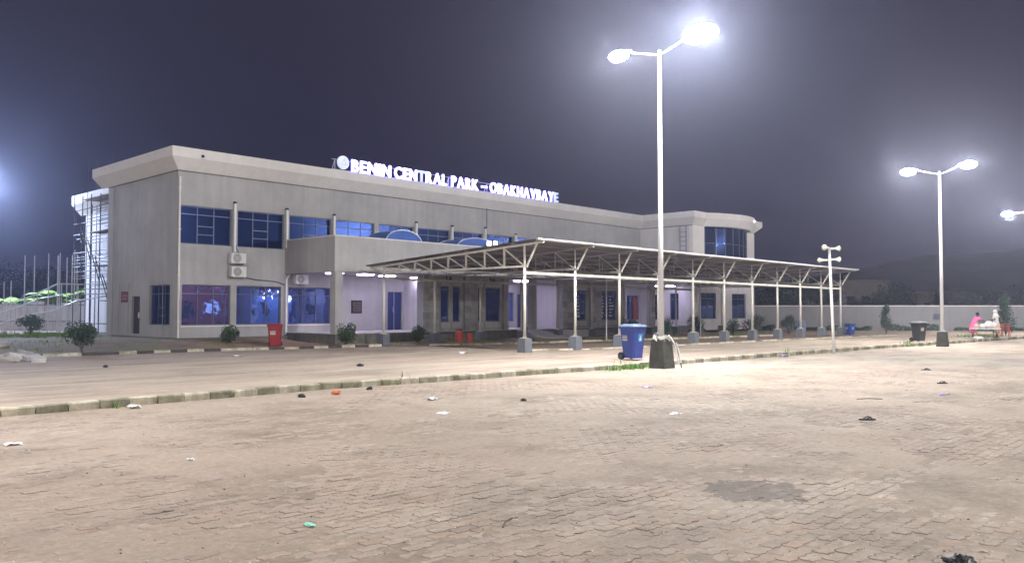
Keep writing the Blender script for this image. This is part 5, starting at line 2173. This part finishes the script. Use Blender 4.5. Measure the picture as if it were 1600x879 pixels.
ZP = .004
sandal('black sandal on the open paving halfway between kerb and picture foot', 12.94, 4.68, ZP, YAW - 1.5)
sandal('black sandal on the paving beyond the nearer lost sandal', 20.62, 5.76, ZP, YAW - 1.4)
sandal('furthest black sandal, nearest the second street lamp', 25.0, 7.4, ZP, YAW - 1.7)
bag('crumpled black plastic bag at the lower edge by the dusty patch', 5.90, 1.55, ZP, .17, 'black', 1)
crumple('wrapper', 'mint green wrapper lying alone on the near paving', 3.64, 5.55, ZP, .10, 'green_paper', 2, .15)
bag('orange plastic bag just in front of the mossy kerb', 9.66, 13.85, ZP, .15, 'orange', 3)
bag('flat black bag beside the orange bag on its near side', 8.9, 13.9, ZP, .12, 'black', 4)
bag('black bag against the kerb beyond the orange bag', 10.75, 14.2, ZP, .12, 'black', 5)
crumple('paper_scrap', 'large white paper scrap at the kerb foot nearest the picture edge', 5.92, 14.4, ZP, .22, 'white', 6, .3)
crumple('paper_scrap', 'white paper scrap on the paving below the orange bag', 10.27, 11.64, ZP, .22, 'white', 7, .3)
crumple('paper_scrap', 'flat white sheet on the paving, nearer than its neighbour scrap', 9.03, 10.0, ZP, .24, 'white', 8, .12)
crumple('paper_scrap', 'tiny star shaped white scrap on the near paving', 4.3, 8.93, ZP, .08, 'white', 9, .4)
crumple('paper_scrap', 'pale curved paper ring near the left picture edge', 3.29, 11.55, ZP, .16, 'white', 10, .2)
crumple('paper_scrap', 'white scrap on the bright paving below the lamp block', 11.54, 7.2, ZP, .18, 'white', 12, .15)
crumple('wrapper', 'lilac wrapper on the paving just below the lamp block', 15.17, 10.18, ZP, .26, 'lilac', 13, .15)
crumple('wrapper', 'lilac wrapper between the two nearer sandals', 17.8, 4.95, ZP, .16, 'lilac', 14, .3)
bag('black bag lying on the raised driveway before the red drums', 13.9, 18.8, LZ + .012, .13, 'black', 15)
crumple('paper_scrap', 'crumpled brown white scrap on the driveway below the steps', 20.4, 21.5, LZ + .012, .24, 'white', 16, .4)
crumple('paper_scrap', 'white strip of paper on the driveway before the red bin', far_pt(375, 28, 0)[0], far_pt(375, 28, 0)[1], LZ + .012, .40, 'white', 17, .12)
bag('small black bag on the driveway below the spreading shrub', far_pt(167, 22.5, 0)[0], far_pt(167, 22.5, 0)[1], LZ + .012, .12, 'black', 18)
bag('small black ball of plastic on the mid paving', 11.35, 10.33, ZP, .09, 'black', 19)
crumple('paper_scrap', 'pale scrap at the kerb beside the loudspeaker pole', 28.6, 13.3, ZP, .34, 'lilac', 20, .3)
# twigs, leaves and pebbles scattered over the paving
rg = random.Random(99)
for nm, m, n, sz in (('dead_leaves', 'trunk', 90, .013), ('pebbles', 'cornice', 420, .006), ('dark_grit', 'trunk', 60, .006)):
    mb = MB()
    for _ in range(n):
        px = rg.uniform(-20, 1620)
        py = 560 + 330 * rg.random() ** .75
        dep = CAM_H / ((py - 486) / FOC)
        x, y, _z = far_pt(px, dep, 0)
        if y > interp(KERB, x) - .12:
            continue
        s1 = sz * rg.uniform(.5, 1.6) * (1 + dep * .02)
        z = .006
        if nm == 'dead_leaves':
            a = rg.uniform(0, 6.28)
            u, v = Vector((math.cos(a), math.sin(a), 0)) * s1 * 1.8, Vector((-math.sin(a), math.cos(a), .3)) * s1 * .6
            c = Vector((x, y, z + s1 * .2))
            mb.add([c - u, c - v + Vector((0, 0, s1 * .5)), c + u, c + v], [(0, 1, 2, 3)])
        else:
            mb.ellip((x, y, z), (s1, s1 * rg.uniform(.6, 1), s1 * .6), 5, 3, jit=.25, rg=rg)
    mb.build(nm, M[m], kind='stuff')
# a few fallen twigs
for i, (x, y, L_, a, lb) in enumerate(((4.6, 4.4, .28, .5, 'short brown twig on the nearest paving'), (15.8, 5.9, .5, -.75, 'thin twig lying before the middle sandal'))):
    mb = MB(); mb.tube([(x, y, .012), (x + math.cos(a) * L_ * .5, y + math.sin(a) * L_ * .5 + .02, .02), (x + math.cos(a) * L_, y + math.sin(a) * L_, .012)], .007, 5)
    tag(mb.build('twig', M['trunk'], None, origin=(x, y, 0)), lb, 'twig', 'twigs on the yard paving')

# ================================================================ HAZE
m = bpy.data.materials.new('night_haze')
m.use_nodes = True
t = m.node_tree
for n_ in list(t.nodes):
    if n_.type == 'BSDF_PRINCIPLED':
        t.nodes.remove(n_)
outn = [n_ for n_ in t.nodes if n_.type == 'OUTPUT_MATERIAL'][0]
pv = t.nodes.new('ShaderNodeVolumePrincipled')
pv.inputs['Color'].default_value = (0.72, 0.76, 1.0, 1)
pv.inputs['Density'].default_value = HAZE_DENSITY
pv.inputs['Anisotropy'].default_value = 0.78
t.links.new(pv.outputs['Volume'], outn.inputs['Volume'])
mb = MB()
mb.box(-420, 520, -420, 520, -1.6, 15.5)
mb.build('haze', m, kind='stuff')
